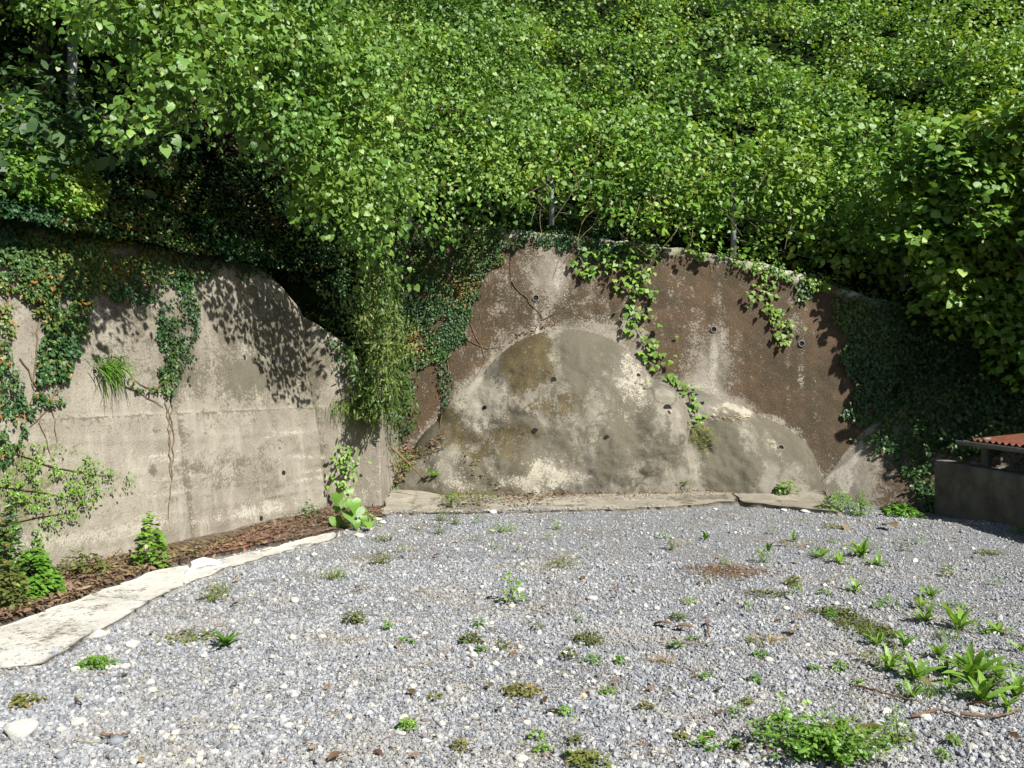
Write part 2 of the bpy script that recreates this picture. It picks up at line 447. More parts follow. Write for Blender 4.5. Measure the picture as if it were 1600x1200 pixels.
def wall_left():
    # plan polyline: along the wall, the narrow return face, the side going back to the rear wall
    s = np.concatenate((np.linspace(7.6, 5, 20), np.linspace(4.97, 0, 170)))
    pts = [CL+DL*q for q in s]; bk = [BL]*len(s)
    c2 = np.array((-1.68, 10.52))
    for k in np.linspace(0, 1, 24)[1:]:
        pts.append(CL*(1-k)+c2*k); m = BL*(1-min(1, k*3))*.85+np.array((-.10-.10*k, .9))*min(1, k*3); bk.append(m)
    c3 = np.array((-1.66, 12.9))
    for k in np.linspace(0, 1, 40)[1:]:
        pts.append(c2*(1-k)+c3*k); bk.append(np.array((-.35, .9*(1-k))))
    pts = np.array(pts); bk = np.array(bk); n = len(pts)
    zs = np.concatenate((np.linspace(-.3, 1.295, 56), [1.305], np.linspace(1.34, 3.35, 62)))
    ztop = np.concatenate((np.interp(s, [0, .5, 1.1, 1.8, 9], [2.45, 2.85, 3.18, 3.35, 3.35]), np.interp(np.linspace(0, 1, 24)[1:], [0, .45, .8, 1], [2.42, 1.95, 1.55, 1.40]), np.interp(np.linspace(0, 1, 40)[1:], [0, .15, .8, 1], [1.40, 1.55, 3.6, 3.9])))
    Z = np.broadcast_to(zs[None], (n, len(zs)))
    Z = np.where(Z > 1.34, 1.34+(Z-1.34)*((ztop-1.34)/(3.35-1.34))[:, None], Z)
    off = .16*np.maximum(Z, 0) + np.where(Z > 1.3, .028, 0)
    X = pts[:, None, 0]+bk[:, None, 0]*off; Y = pts[:, None, 1]+bk[:, None, 1]*off
    i0 = len(s)
    up = sstep(1.35, 2.2, Z)
    nz = (fbm(X*1.1, Y*1.1, Z*1.1, 21, 4)-.5)*(.05+.10*up) + (vnoise(X*7, Y*7, Z*7, 5)-.5)*.012
    arc = np.arange(n)[:, None]
    sl = np.concatenate((s, np.zeros(n-i0)))[:, None]
    joint = np.exp(-((sl-2.35)/.02)**2)*.03*(Z < 1.5)*(arc < i0)            # upright joint
    edge = np.exp(-((sl-.04)/.05)**2)*.05*(arc < i0)                          # crack at the corner
    lines = 0
    for z0, tilt in ((1.05, .03), (.78, -.02), (.55, .04), (.3, .03), (.12, .02)):   # pour lines
        lines = lines + .008*np.exp(-((Z-z0-tilt*(sl-2)-.05*(vnoise(sl*1.3, z0*7)-.5))/.016)**2)*(arc < i0)
    d = nz-joint-edge+lines
    X = X-bk[:, None, 0]*d; Y = Y-bk[:, None, 1]*d
    Zd = Z+0*X
    V = np.stack((X, Y, Zd), -1)
    # top ledge going back into the hill
    Tp = V[:, -1:].copy(); Tp[..., 0] += bk[:, None, 0]*.5; Tp[..., 1] += bk[:, None, 1]*.5; Tp[..., 2] += .03
    V = np.concatenate((V, Tp), 1)
    px, py = proj(V); nv = V.shape[1]
    Zf = V[..., 2]; S2 = np.broadcast_to(sl, (n, nv)); A = np.broadcast_to(arc, (n, nv)) < i0
    pale = np.zeros_like(px)
    for z0, tilt, w, a in ((1.05, .03, .016, .42), (.93, -.04, .03, .4), (.80, .06, .034, .5), (.62, .05, .018, .36), (.50, .045, .03, .42), (.22, .03, .09, .5)):
        wob = .09*(fbm(S2*1.1, z0*9, 0, 4, 3)-.5)
        gate = sstep(.36, .66, fbm(S2*.8, z0*5, 0, 31, 3))
        pale += a*gate*np.exp(-((Zf-z0-tilt*(S2-2)-wob)/w)**2)*A
    pale += .33*(~A)*sstep(1.4, .2, Zf)
    pale += .16*sstep(1.3, .1, Zf)*A
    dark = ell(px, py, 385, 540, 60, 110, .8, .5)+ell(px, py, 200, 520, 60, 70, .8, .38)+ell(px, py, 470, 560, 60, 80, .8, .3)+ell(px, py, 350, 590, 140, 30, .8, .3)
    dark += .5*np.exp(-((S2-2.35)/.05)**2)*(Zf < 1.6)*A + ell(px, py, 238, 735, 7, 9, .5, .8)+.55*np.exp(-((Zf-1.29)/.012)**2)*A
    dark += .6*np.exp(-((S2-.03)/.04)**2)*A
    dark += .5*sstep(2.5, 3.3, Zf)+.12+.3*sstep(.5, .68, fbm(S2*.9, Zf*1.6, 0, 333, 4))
    for z0, tilt in ((1.12, .02), (.86, .03), (.66, .05), (.42, .04), (.3, .02)): dark += .35*sstep(.45, .6, fbm(S2*1.7, z0*9, 0, 35, 3))*np.exp(-((Zf-z0-tilt*(S2-2)-.06*(fbm(S2*1.4, z0*5, 0, 36, 3)-.5))/.014)**2)*A
    green = (ell(px, py, 40, 790, 200, 80, .9, .5)+ell(px, py, 10, 700, 110, 90, .9, .4))*(.35+1.1*fbm(S2*.6, Zf*7, 0, 91, 3))
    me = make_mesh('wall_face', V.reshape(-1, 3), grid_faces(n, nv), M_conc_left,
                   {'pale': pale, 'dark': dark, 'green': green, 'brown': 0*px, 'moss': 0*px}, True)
    return me

def rtop(X):
    return np.interp(X, [-2.2, -.3, .9, 2.3, 3.5, 4.7, 5.4, 7.6], [4.15, 4.02, 3.9, 3.72, 3.52, 3.22, 2.95, 2.3])
RY0, RB = 12.2, .15

LOBES = []                                       # (cx, cz, rx, rz, depth) bulges of the sprayed mound
def lobe(px, pz_top, rpx, depth, cz=0.0, Y=11.5):
    LOBES.append(((px-800)/F*Y, cz, rpx/F*Y, pz_top-cz, depth))
lobe(893, 2.40, 188, .86); lobe(790, 1.75, 135, .5); lobe(745, 1.2, 122, .62)
lobe(775, 1.72, 78, .62, .2)
lobe(728, .86, 92, .98)
lobe(950, 1.30, 120, .95)
lobe(1038, 1.66, 62, .86, .7)
lobe(1040, 1.2, 72, .94, -.1)
lobe(1160, 1.30, 84, .86)
lobe(1225, .98, 85, .84)
lobe(860, .9, 90, 1.0)
lobe(1105, 1.52, 95, .52); lobe(1180, 1.12, 128, .66); lobe(1090, 1.0, 90, .82); lobe(660, .55, 70, .8); lobe(800, 1.05, 120, 1.0)
def bulge(X, Z):
    acc = 0; rm = 9
    for cx, cz, rx, rz, d in LOBES:
        r = np.sqrt(np.abs((X-cx)/rx)**2.2+np.abs((Z-cz)/rz)**2.2)
        b = d*np.maximum(0, 1-r**2.3)**.62
        acc = acc+b**7; rm = np.minimum(rm, r)
    return acc**(1/7), rm

def wall_rear():
    xs = np.linspace(-2.4, 7.6, 290); ts = np.linspace(0, 1, 120)
    Xg = xs[:, None]+0*ts[None]; top = rtop(xs)+.05*(fbm(xs*1.5, 0*xs, 0, 8, 3)-.5)
    Z = -.3+(top[:, None]+.3)*ts[None]
    Y = RY0+RB*Z
    Y = Y+(fbm(Xg*.9, Z*.9, 0, 17, 4)-.5)*.10+(vnoise(Xg*8, Z*8, 0, 6)-.5)*.012
    # rounded top edge and the ledge behind it
    Z[:, -8:] += (.05*(fbm(xs*5, 0*xs, 0, 500, 3)-.5)*np.linspace(0, 1, 8)[:, None]).T*2
    top = Z[:, -1]
    rows = [np.stack((Xg, Y, Z), -1)]
    for dy, dz in ((.03, .035), (.10, .055), (.45, .06)):
        rows.append(np.stack((xs, Y[:, -1]+dy, top+dz), -1)[:, None])
    V = np.concatenate(rows, 1); nv = V.shape[1]
    px, py = proj(V); _, rm = bulge(V[..., 0], V[..., 2])
    dtop = np.concatenate((top[:, None]-Z, np.zeros((len(xs), 3))), 1)
    brown = np.where(px > 1010, .86, .70)+.10*(fbm(V[..., 0]*2, V[..., 2]*.8, 0, 44, 3)-.5)*2
    brown += ell(px, py, 1270, 560, 90, 150, .8, .14)+ell(px, py, 680, 640, 60, 80, .7, .2)+ell(px, py, 1210, 450, 120, 50, .8, .1)
    brown -= ell(px, py, 1110, 575, 55, 95, .8, .50)+ell(px, py, 1080, 620, 40, 40, .8, .3)
    brown -= ell(px, py, 1245, 480, 22, 70, .8, .30)+ell(px, py, 850, 430, 45, 55, .8, .50)+ell(px, py, 790, 470, 14, 60, .8, .25)
    brown -= ell(px, py, 1330, 740, 60, 30, .8, .35)+ell(px, py, 1060, 460, 16, 60, .9, .2)+ell(px, py, 985, 520, 35, 30, .8, .4)
    brown -= .45*sstep(1.20, 1.0, rm)
    brown -= .75*sstep(.17, .02, dtop)
    pale = .75*sstep(.16, .0, dtop)*sstep(.3, .6, fbm(V[..., 0]*2, V[..., 2]*2, 0, 501, 3))+ell(px, py, 1110, 585, 40, 70, .8, .25)+ell(px, py, 870, 430, 26, 40, .8, .35)+.22*sstep(1.12, 1.02, rm)
    moss = np.where(px < 1010, .36, .05)+ell(px, py, 800, 500, 90, 60, .8, .15)
    dark = ell(px, py, 950, 440, 60, 60, .8, .3)
    run = fbm(V[..., 0]*5, V[..., 2]*.35, 0, 701, 4); brown += .55*(run-.5); pale += .16*sstep(.56, .72, run)*(dtop > .05)
    for hx, hy in ((837, 466), (1115, 515), (1252, 537)): pale += .35*ell(px, py, hx, hy+45, 7, 45, .8, 1)
    me = make_mesh('wall_face', V.reshape(-1, 3), grid_faces(len(xs), nv), M_conc_rear,
                   {'brown': brown, 'pale': pale, 'moss': moss, 'dark': dark, 'green': 0*px}, True)
    return me

C1 = np.array((4.7-.085, 12.2-.095)); DRW = np.array((.75, -.66)); BRW = np.array((.66, .75))
def wall_right():
    ss = np.linspace(-.6, 4.2, 120); zs = np.linspace(-.35, 2.9, 90)
    Sg = ss[:, None]+0*zs; Z = zs[None]+0*Sg
    off = .71*Z+(fbm(Sg*.9, Z*.9, 0, 55, 4)-.5)*.14
    X = C1[0]+DRW[0]*Sg+BRW[0]*off; Y = C1[1]+DRW[1]*Sg+BRW[1]*off
    V = np.stack((X, Y, Z), -1); px, py = proj(V)
    brown = .42+ell(px, py, 1420, 770, 60, 50, .8, .3)-ell(px, py, 1325, 755, 60, 60, .9, .45)
    def seep(line, w):
        dmin = np.full(px.shape, 1e9)
        for (x0, y0), (x1, y1) in zip(line[:-1], line[1:]):
            t = np.clip(((px-x0)*(x1-x0)+(py-y0)*(y1-y0))/((x1-x0)**2+(y1-y0)**2), 0, 1); dmin = np.minimum(dmin, np.hypot(px-x0-t*(x1-x0), py-y0-t*(y1-y0)))
        return np.exp(-(dmin/w)**2)
    pale = .9*seep([(1348, 690), (1336, 718), (1318, 732), (1300, 742), (1294, 754)], 3.5)+.8*seep([(1336, 718), (1312, 748), (1322, 772)], 4)+.7*seep([(1326, 738), (1332, 752), (1318, 774)], 2.5)+ell(px, py, 1318, 752, 14, 16, .8, .35)+.06
    me = make_mesh('wall_face', V.reshape(-1, 3), grid_faces(len(ss), len(zs)), M_conc_rear,
                   {'brown': brown, 'pale': pale, 'moss': 0*px, 'dark': 0*px, 'green': 0*px}, True)
    return me

def mound():
    xs = np.linspace(-1.75, 4.7, 260); zs = np.linspace(-.15, 2.6, 130)
    X = xs[:, None]+0*zs; Z = zs[None]+0*X
    B, rm = bulge(X, Z)
    B = B+(.07*(fbm(X*6, Z*6, 0, 13, 4)-.5)+.14*(fbm(X*2.3, Z*2.3, 0, 12, 4)-.5)+.26*(fbm(X*1.1, Z*1.1, 3, 12, 2)-.5))*sstep(0, .4, B)
    Y = RY0+RB*Z-np.where(rm < 1.02, B+.03, -.35)
    V = np.stack((X, Y, Z), -1); px, py = proj(V)
    Fq = grid_faces(len(xs), len(zs)); keep = (rm.ravel() < 1.12)[Fq].any(1); Fq = Fq[keep]
    used = np.unique(Fq); mp = -np.ones(len(V.reshape(-1, 3)), int); mp[used] = np.arange(len(used))
    wx = px+60*(fbm(X*2.2, Z*2.2, 0, 101, 4)-.5); wy = py+60*(fbm(X*2.2, Z*2.2, 0, 102, 4)-.5); p0x, p0y = px, py; px, py = wx, wy
    moss = ell(px, py, 825, 560, 48, 62, .6, .9)+ell(px, py, 870, 640, 45, 26, .7, .6)+ell(px, py, 705, 640, 30, 50, .7, .7)
    moss += ell(px, py, 745, 690, 60, 22, .7, .6)+ell(px, py, 800, 700, 30, 50, .8, .45)+ell(px, py, 650, 660, 60, 40, .6, .3)
    dark = ell(px, py, 930, 570, 80, 70, .9, .6)+ell(px, py, 985, 660, 44, 50, .8, .95)+ell(px, py, 965, 705, 22, 45, .8, .6)
    dark += ell(px, py, 870, 710, 60, 35, .8, .6)+ell(px, py, 1035, 715, 50, 26, .8, .5)+ell(px, py, 1120, 690, 26, 40, .8, .55)+ell(px, py, 745, 730, 40, 22, .8, .25)
    dark += .75*sstep(.46, .62, fbm(X*1.6, Z*1.1, 0, 103, 4))+.10
    for hx, hy in ((757, 638), (836, 673), (948, 684), (865, 593), (998, 587), (1220, 700), (1043, 638)): dark += .55*ell(p0x, p0y, hx+2*np.sin(p0y*.2), hy+34, 5, 34, .8, 1)
    dark += .8*sstep(.012, .003, np.abs(fbm(X*.9, Z*.9, 0, 107, 4)-.52))
    dark += ell(px, py, 1140, 740, 30, 24, .8, .45)+ell(px, py, 1245, 740, 14, 40, .8, .35)+ell(px, py, 905, 670, 40, 30, .8, .3)
    pale = ell(px, py, 752, 622, 44, 50, .7, .85)+ell(px, py, 990, 600, 25, 60, .8, .6)+ell(px, py, 820, 735, 60, 30, .8, .3)+ell(px, py, 700, 730, 60, 34, .8, .35)+ell(px, py, 860, 748, 90, 20, .8, .42)+ell(px, py, 1150, 645, 50, 6, .6, .9)
    pale += ell(px, py, 1215, 710, 12, 40, .8, .3)+ell(px, py, 940, 640, 30, 50, .8, .25)+ell(px, py, 720, 760, 60, 14, .8, .35)+ell(px, py, 875, 503, 60, 6, .8, .5)
    sel = lambda a: a.reshape(-1)[used]
    return make_mesh('concrete_mound', V.reshape(-1, 3)[used], mp[Fq], M_conc_mound,
                     {'brown': sel(0*px), 'pale': sel(pale), 'moss': sel(moss), 'dark': sel(dark), 'green': sel(0*px)}, True)

wallL = thing('retaining_wall', 'grey-tan concrete retaining wall with a level joint and a projecting end, left of the mound', 'wall', (CL[0], CL[1], 0))
meL = wall_left(); link('wall_face', meL, wallL)
def shoulder_bank():
    V = np.empty(len(meL.vertices)*3, np.float32); meL.vertices.foreach_get('co', V); V = V.reshape(190+23+39, -1, 3)+np.array(wallL.location)*0
    lo = V[150:, -1].astype(float); m = len(lo); k = np.linspace(0, 1, m)
    hi = np.stack((np.interp(k, [0, .4, .75, 1], [-3.45, -3.15, -2.5, -2.25]), np.interp(k, [0, .4, .75, 1], [9.6, 10.7, 12.2, 13.1]), np.interp(k, [0, .4, .75, 1], [3.5, 3.6, 4.0, 4.2])), -1)
    t = np.linspace(0, 1, 16)[None, :, None]; G_ = lo[:, None]*(1-t)+hi[:, None]*t
    G_[..., 2] += .14*np.sin(t[..., 0]*np.pi)+.12*(fbm(G_[..., 0]*2, G_[..., 1]*2, 0, 610, 3)-.5)*np.sin(t[..., 0]*np.pi)
    return make_mesh('earth_bank', G_.reshape(-1, 3), grid_faces(m, 16), M_hill, smooth=True)
meB = shoulder_bank(); link('earth_bank', meB, None, kind='structure')
wallR = thing('retaining_wall', 'tall brown-stained concrete wall rising behind the rounded grey mound', 'wall', (0, RY0, 0))
meR = wall_rear(); link('wall_face', meR, wallR)
wallS = thing('retaining_wall', 'sloping mottled concrete wall with a white seepage crease, between brown wall and block wall', 'wall', (C1[0], C1[1], 0))
meS = wall_right(); link('wall_face', meS, wallS)
meM = mound()
mnd = thing('concrete_mound', 'rounded grey sprayed-concrete mound bulging at the foot of the brown wall', 'mound', (.8, 11.4, .1))
link('mound_surface', meM, mnd)

def bvh_of(meshes):
    Vs, Fs, n = [], [], 0
    for me in meshes:
        V = np.empty(len(me.vertices)*3, np.float32); me.vertices.foreach_get('co', V); V = V.reshape(-1, 3)
        L = np.empty(len(me.loops), np.int32); me.loops.foreach_get('vertex_index', L)
        Fs.append(L.reshape(-1, 4)+n); Vs.append(V); n += len(V)
    return BVHTree.FromPolygons(np.concatenate(Vs).tolist(), np.concatenate(Fs).tolist())
WALLS = bvh_of([meL, meR, meS, meM])
def hit(px, py, tree=None):
    d = Vector(rays(px, py)); p, n, i, dist = (tree or WALLS).ray_cast(Vector((0, 0, CH)), d, 60)
    if p is None: return None, None
    if n.dot(d) > 0: n = -n
    return np.array(p), np.array(n)

# weep pipes in the walls
def pipe(parent, px, py, rp, ring=True):
    p, n = hit(px, py)
    if p is None: return
    r = rp*p[1]/F
    q = Vector(n*np.array((1, 1, .3))).to_track_quat('Z', 'Y').to_matrix()
    th = np.linspace(0, 2*np.pi, 17)[:-1]
    prof = [(r, -.04), (r, .022), (r*.8, .022), (r*.8, -.01)] if ring else [(r, -.03), (r*1.0, .003)]
    V = np.array([(a*math.cos(t), a*math.sin(t), h) for a, h in prof for t in th])
    Fq = np.array([(i*16+j, i*16+(j+1) % 16, (i+1)*16+(j+1) % 16, (i+1)*16+j) for i in range(len(prof)-1) for j in range(16)])
    Rm = np.array(q)
    o = link('weep_pipe', make_mesh('weep_pipe', V@Rm.T+p, Fq, M_pipe if ring else M_hole, None, True), parent)
    a = prof[-1][0]; h = .006 if ring else .004
    V2 = np.array([(a*math.cos(t), a*math.sin(t), h) for t in th]+[(0, 0, h)])
    F2 = np.array([(j, (j+1) % 16, 16) for j in range(16)])
    c = bpy.data.objects.new('pipe_bore', make_mesh('pipe_bore', V2@Rm.T+p, F2, M_hole)); COL.objects.link(c); c.parent = o  # flat black disc, shade of the bore put into its colour
for x, y in ((427, 566), (443, 739), (408, 810)): pipe(wallL, x, y, 4, False)
pipe(wallL, 148, 580, 3, False)
for x, y, r in ((837, 466, 5.5), (1115, 515, 5), (1252, 537, 5)): pipe(wallR, x, y, r)
for x, y, r in ((757, 638, 4.5), (836, 673, 4.5), (948, 684, 4.5), (865, 593, 4.5), (998, 587, 4)): pipe(mnd, x, y, r, False)
pipe(mnd, 1220, 700, 5); pipe(mnd, 1043, 638, 6.5, False)
p, n = hit(1045, 642)
V, Fq = tube([p+n*.01, p+n*.05+np.array((.02, 0, -.03)), p+n*.06+np.array((.035, 0, -.06))], [.012, .012, .009])
link('plastic_stub', make_mesh('plastic_stub', V, Fq, M_pink), None, tuple(p), label='small pink plastic stub poking from the hole in the right of the mound', cat='plastic scrap')

# ------------------------------------------------------------------ kerb, path, soil strip
def slab(name, poly, ztop, zbot, mat, res=.06, attrs=True, rough=.012, top=None, **kw):
    """closed polygon (plan) -> slab with a gridded, slightly uneven top and skirts"""
    poly = np.array(poly, float); x0, y0 = poly.min(0); x1, y1 = poly.max(0)
    # densify outline
    pts = []
    for a, b in zip(poly, np.roll(poly, -1, 0)):
        m = max(2, int(np.linalg.norm(b-a)/res)); pts += [a+(b-a)*k/m for k in range(m)]
    pts = np.array(pts); pts = pts+(np.stack((vnoise(pts[:, 0]*9, pts[:, 1]*9, 0, 71), vnoise(pts[:, 0]*14, pts[:, 1]*14, 0, 72)), -1)-.5)*.07+(np.stack((vnoise(pts[:, 0]*2.5, pts[:, 1]*2.5, 0, 73), vnoise(pts[:, 0]*4, pts[:, 1]*4, 0, 74)), -1)-.5)*.05
    import mathutils.geometry as mg
    gxs = np.arange(x0, x1, res); gys = np.arange(y0, y1, res)
    A, B = np.meshgrid(gxs, gys, indexing='ij'); inn = in_poly(A.ravel(), B.ravel(), [tuple(p) for p in pts])
    ins = np.stack((A.ravel()[inn], B.ravel()[inn]), -1)
    dist = np.sqrt(((ins[:, None]-pts[None])**2).sum(-1)).min(1); ins = ins[dist > res*.55]
    allp = np.concatenate((pts, ins)); n = len(pts)
    v2, _, fc, ov, _, _ = mg.delaunay_2d_cdt([Vector(p) for p in allp], [(i, (i+1) % n) for i in range(n)], [], 1, 1e-5)
    P = np.array([tuple(v) for v in v2]); zt = ztop if top is None else top(P[:, 0], P[:, 1])
    z = zt+(fbm(P[:, 0]*4, P[:, 1]*4, 0, 61, 3)-.5)*rough*2
    V = np.concatenate((np.column_stack((P, z)),))
    tri = np.array([f for f in fc if len(f) == 3])
    # skirt: outline vertices are the first n inputs
    idx = {}
    for k, o in enumerate(ov):
        for q in o:
            if q < n: idx[q] = k
    ring = [idx[i] for i in range(n) if i in idx]; m = len(ring)
    rp = P[ring]; tg = unit(np.roll(rp, -2, 0)-np.roll(rp, 2, 0)); ow = np.stack((tg[:, 1], -tg[:, 0]), -1)
    if np.sum(rp[:, 0]*np.roll(rp[:, 1], -1)-rp[:, 1]*np.roll(rp[:, 0], -1)) < 0: ow = -ow
    low = np.column_stack((rp+ow*.05, np.full(m, max(zbot, ztop-.07)))); base = len(V); V = np.concatenate((V, low))
    sk = [(ring[i], ring[(i+1) % m], base+(i+1) % m) for i in range(m)]+[(ring[i], base+(i+1) % m, base+i) for i in range(m)]
    at_ = None
    if attrs:
        nzv = fbm(V[:, 0]*2, V[:, 1]*2, 0, 77, 4)
        jl = np.minimum(np.abs(((V[:, 0]*.35+V[:, 1]*(1 if name == 'path' else .05)+V[:, 0]*(0 if name == 'path' else .65)) % 1.45)-.7), 9)
        at_ = {'dark': (.3 if name == 'path' else .55)*sstep(.5, .7, nzv)+(.3 if name == 'path' else .6)*np.exp(-(jl/.022)**2)+(.25 if name == 'path' else .6)*sstep(.016, .004, np.abs(fbm(V[:, 0]*1.7, V[:, 1]*1.7, 0, 79, 4)-.5)), 'pale': .35*sstep(.5, .3, nzv), 'moss': 0*nzv, 'brown': 0*nzv, 'green': .3*sstep(.55, .7, fbm(V[:, 0]*3, V[:, 1]*3, 0, 78, 3))}
    return make_mesh(name, V, [tri, np.array(sk)], mat, at_)

kerb = [(-1.62, 9.97), (-.8, 10.05), (0, 10.14), (1.1, 10.3), (2.13, 10.5), (3.0, 10.85), (3.1, 11.9), (1, 12.4), (-1.7, 12.4)]
kt = lambda x, y: .016+.095*sstep(10.2, 11.6, y)-.05*np.exp(-((y-10.62-.14*x)/.05)**2)*(x < 1.0)
link('concrete_kerb', slab('concrete_kerb', kerb, .02, -.1, M_kerb, .045, top=kt), None, (.7, 10.3, 0), label='long low concrete kerb at the foot of the rounded mound', cat='kerb')
k2 = [(3.07, 10.72), (3.5, 10.38), (4.02, 9.98), (4.12, 10.5), (4.35, 11.5), (4.3, 12.2), (3.1, 12.2), (3.02, 11.3)]
link('concrete_slab', slab('concrete_slab', k2, .03, -.2, M_kerb, .07, top=lambda x, y: .045+.06*sstep(10.4, 11.6, y)), None, (3.6, 10.6, 0), label='flat broken concrete slab beside the grass, right end of the kerb', cat='slab')
pth = [ground_at(x, y)[:2] for x, y in ((-170, 1060), (0, 1051), (58, 1046), (100, 1020), (180, 975), (250, 935), (345, 893), (430, 868), (528, 845), (520, 832), (440, 853), (360, 872), (300, 885), (235, 897), (100, 951), (0, 985), (-170, 1010))]
link('path', slab('path', pth, .016, -.1, M_path, .04, True, .008), None, kind='structure')
soil = [ground_at(x, y)[:2] for x, y in ((-200, 1005), (0, 978), (100, 945), (235, 893), (300, 878), (360, 866), (440, 850), (520, 834), (600, 808))]
soil = soil+[np.array((-1.68, 10.3)), np.array((-1.68, 10.6)), CL+BL*.05, CL+DL*3+BL*.05, CL+DL*6+BL*.05]
link('soil_strip', slab('soil_strip', soil, .03, -.1, M_soil, .07, False, .03), None, kind='structure')
lump = [ground_at(x, y)[:2] for x, y in ((298, 900), (330, 892), (352, 886), (346, 878), (322, 878), (303, 885))]
link('cement_lump', slab('cement_lump', lump, .035, -.02, simple('white_cement', (.58, .57, .53), .9, .2, 12), .03, False, .03), None, tuple(ground_at(325, 888)), label='white lump of spilled cement at the bend of the pale path', cat='cement lump')
brd = [ground_at(x, y)[:2] for x, y in ((322, 868), (372, 862), (424, 850), (446, 836), (405, 838), (352, 852))]
link('mud_patch', slab('mud_patch', brd, .052, .0, M_board, .05, False, .01), None, kind='structure')

# ------------------------------------------------------------------ hillside
HP = np.array([(-5.9, 2.6, 3.3), (-4.2, 7.4, 3.32), (-2.85, 10.75, 3.36), (-2.15, 12.95, 4.1), (-.3, 13.1, 4.02), (2.3, 13.05, 3.72), (4.7, 13.0, 3.2), (6.6, 12.9, 2.6), (8.2, 11.2, 1.9), (9.2, 8, 1.6), (9.8, 3, 1.6)])
def hill():
    seg = np.linalg.norm(np.diff(HP[:, :2], axis=0), axis=1); cum = np.concatenate(([0], np.cumsum(seg)))
    s = np.linspace(0, cum[-1], 150)
    P = np.stack([np.interp(s, cum, HP[:, k]) for k in range(3)], -1)
    T = unit(np.gradient(P[:, :2], axis=0)); Nn = np.stack((-T[:, 1], T[:, 0]), -1)
    for _ in range(12):
        Nn[1:-1] = (Nn[:-2]+Nn[1:-1]*2+Nn[2:])/4
    Nn = unit(Nn)
    d = np.concatenate(([-.25], np.linspace(0, 16, 64)))
    X = P[:, 0:1]+Nn[:, 0:1]*d; Y = P[:, 1:2]+Nn[:, 1:2]*d
    lf = sstep(-1.5, -4.0, P[:, 0:1]+0*d)
    steep = np.maximum(d, 0)*.86
    flat = np.minimum(np.maximum(d, 0)*.95, 1.25)+np.maximum(d-1.3, 0)*.22
    Z = P[:, 2:3]+steep*(1-lf)+flat*lf+(fbm(X*.6, Y*.6, 0, 90, 4)-.5)*.7*sstep(0, 1.5, d)
    Z = np.where(d < 0, P[:, 2:3]-.35, Z)
    V = np.stack((X, Y, Z), -1)
    return make_mesh('hillside', V.reshape(-1, 3), grid_faces(len(s), len(d)), M_hill, smooth=True)
meH = hill(); link('hillside', meH, None, kind='structure')
HILL = bvh_of([meH]); SOLID = bvh_of([meH, meB, meL, meR, meS, meM])

#__PART2__
# ------------------------------------------------------------------ vegetation masses
UP = np.array((0, 0, 1.))
def blob_leaves(blobs, dens, size, spread=.45, up=.5, droop=1.0, backcut=.35, under=.3):
    """blobs (N,4): leaves around each blob's outer shell, with some further in"""
    blobs = np.asarray(blobs, float)
    cnt = np.maximum(4, (dens*blobs[:, 3]**2)).astype(int)
    c = np.repeat(blobs, cnt, 0); N = len(c)
    d = unit(R.normal(0, 1, (N, 3)))
    k = ((d[:, 1] < backcut) | (d[:, 2] > .45)) & ((d[:, 2] > -.35) | (R.random(N) < under)); c, d = c[k], d[k]; N = len(c)
    rr = np.where(R.random(N) < .75, R.uniform(.86, 1.10, N), R.uniform(.45, .9, N))
    lum = .75+.55*vnoise(d[:, 0]*2.3+c[:, 0]*3, d[:, 1]*2.3+c[:, 1]*3, d[:, 2]*2.3+c[:, 2]*3, 41)
    P = c[:, :3]+d*(c[:, 3]*rr*lum)[:, None]*np.array((1, 1, .88))
    nrm = unit(d*.55+UP*up+SUN*.35+R.normal(0, spread, (N, 3)))
    tip = unit(np.array((0, -.25, -droop))+d*.35+R.normal(0, .5, (N, 3)))
    s = np.clip((size[0]+size[1])*.46*np.exp(R.normal(0, .3, N)), size[0]*.6, size[1]*1.25)
    return P, nrm, tip, s

def poly_points(poly, step, jitter=.5):
    poly = np.array(poly, float); x0, y0 = poly.min(0); x1, y1 = poly.max(0)
    A, B = np.meshgrid(np.arange(x0, x1, step), np.arange(y0, y1, step), indexing='ij')
    A = A.ravel()+R.uniform(-jitter, jitter, A.size)*step; B = B.ravel()+R.uniform(-jitter, jitter, B.size)*step
    k = in_poly(A, B, [tuple(p) for p in poly]); return A[k], B[k]

def slope_blobs(poly, step, r, off, seed, tree=None, lump=.9):
    """blobs lying on the hillside, pushed outward by a lumpy thickness"""
    out = []
    for x, y in zip(*poly_points(poly, step)):
        p, n = hit(x, y, tree or SOLID)
        if p is None: continue
        th = float(fbm(p[0]*.62, p[1]*.62, p[2]*.62, seed, 3)); th = .5+(th-.5)*1.5
        if th < .40 and lump > .4 and random.random() < .85: continue
        rr = r*random.choice((.55, .7, .9, 1.2))*random.uniform(.85, 1.2)
        v = unit(np.array((0, 0, CH))-p)
        q = p+n*(off*.4)+(v*.5+UP*.3)*(off+lump*(th-.5)*2)
        out.append((*q, rr*(.75+.5*th)))
    return out

def strands(parent, paths, r, mat, name='stem'):
    V, Fq = merge([tube(p, np.linspace(r, r*.45, len(p)), 5) for p in paths])
    return link(name, make_mesh(name, V, Fq, mat, None, True), parent)

def wander(a, b, n=10, amp=.12, sag=0.0):
    a, b = np.array(a, float), np.array(b, float); t = np.linspace(0, 1, n)[:, None]
    p = a+(b-a)*t; w = np.cumsum(R.normal(0, 1, (n, 3)), 0)
    for _ in range(3): w[1:-1] = (w[:-2]+w[1:-1]*2+w[2:])/4
    w -= w[0]+(w[-1]-w[0])*t
    p += w*amp*np.linalg.norm(b-a)/n; p[:, 2] -= sag*np.sin(t[:, 0]*np.pi); return p

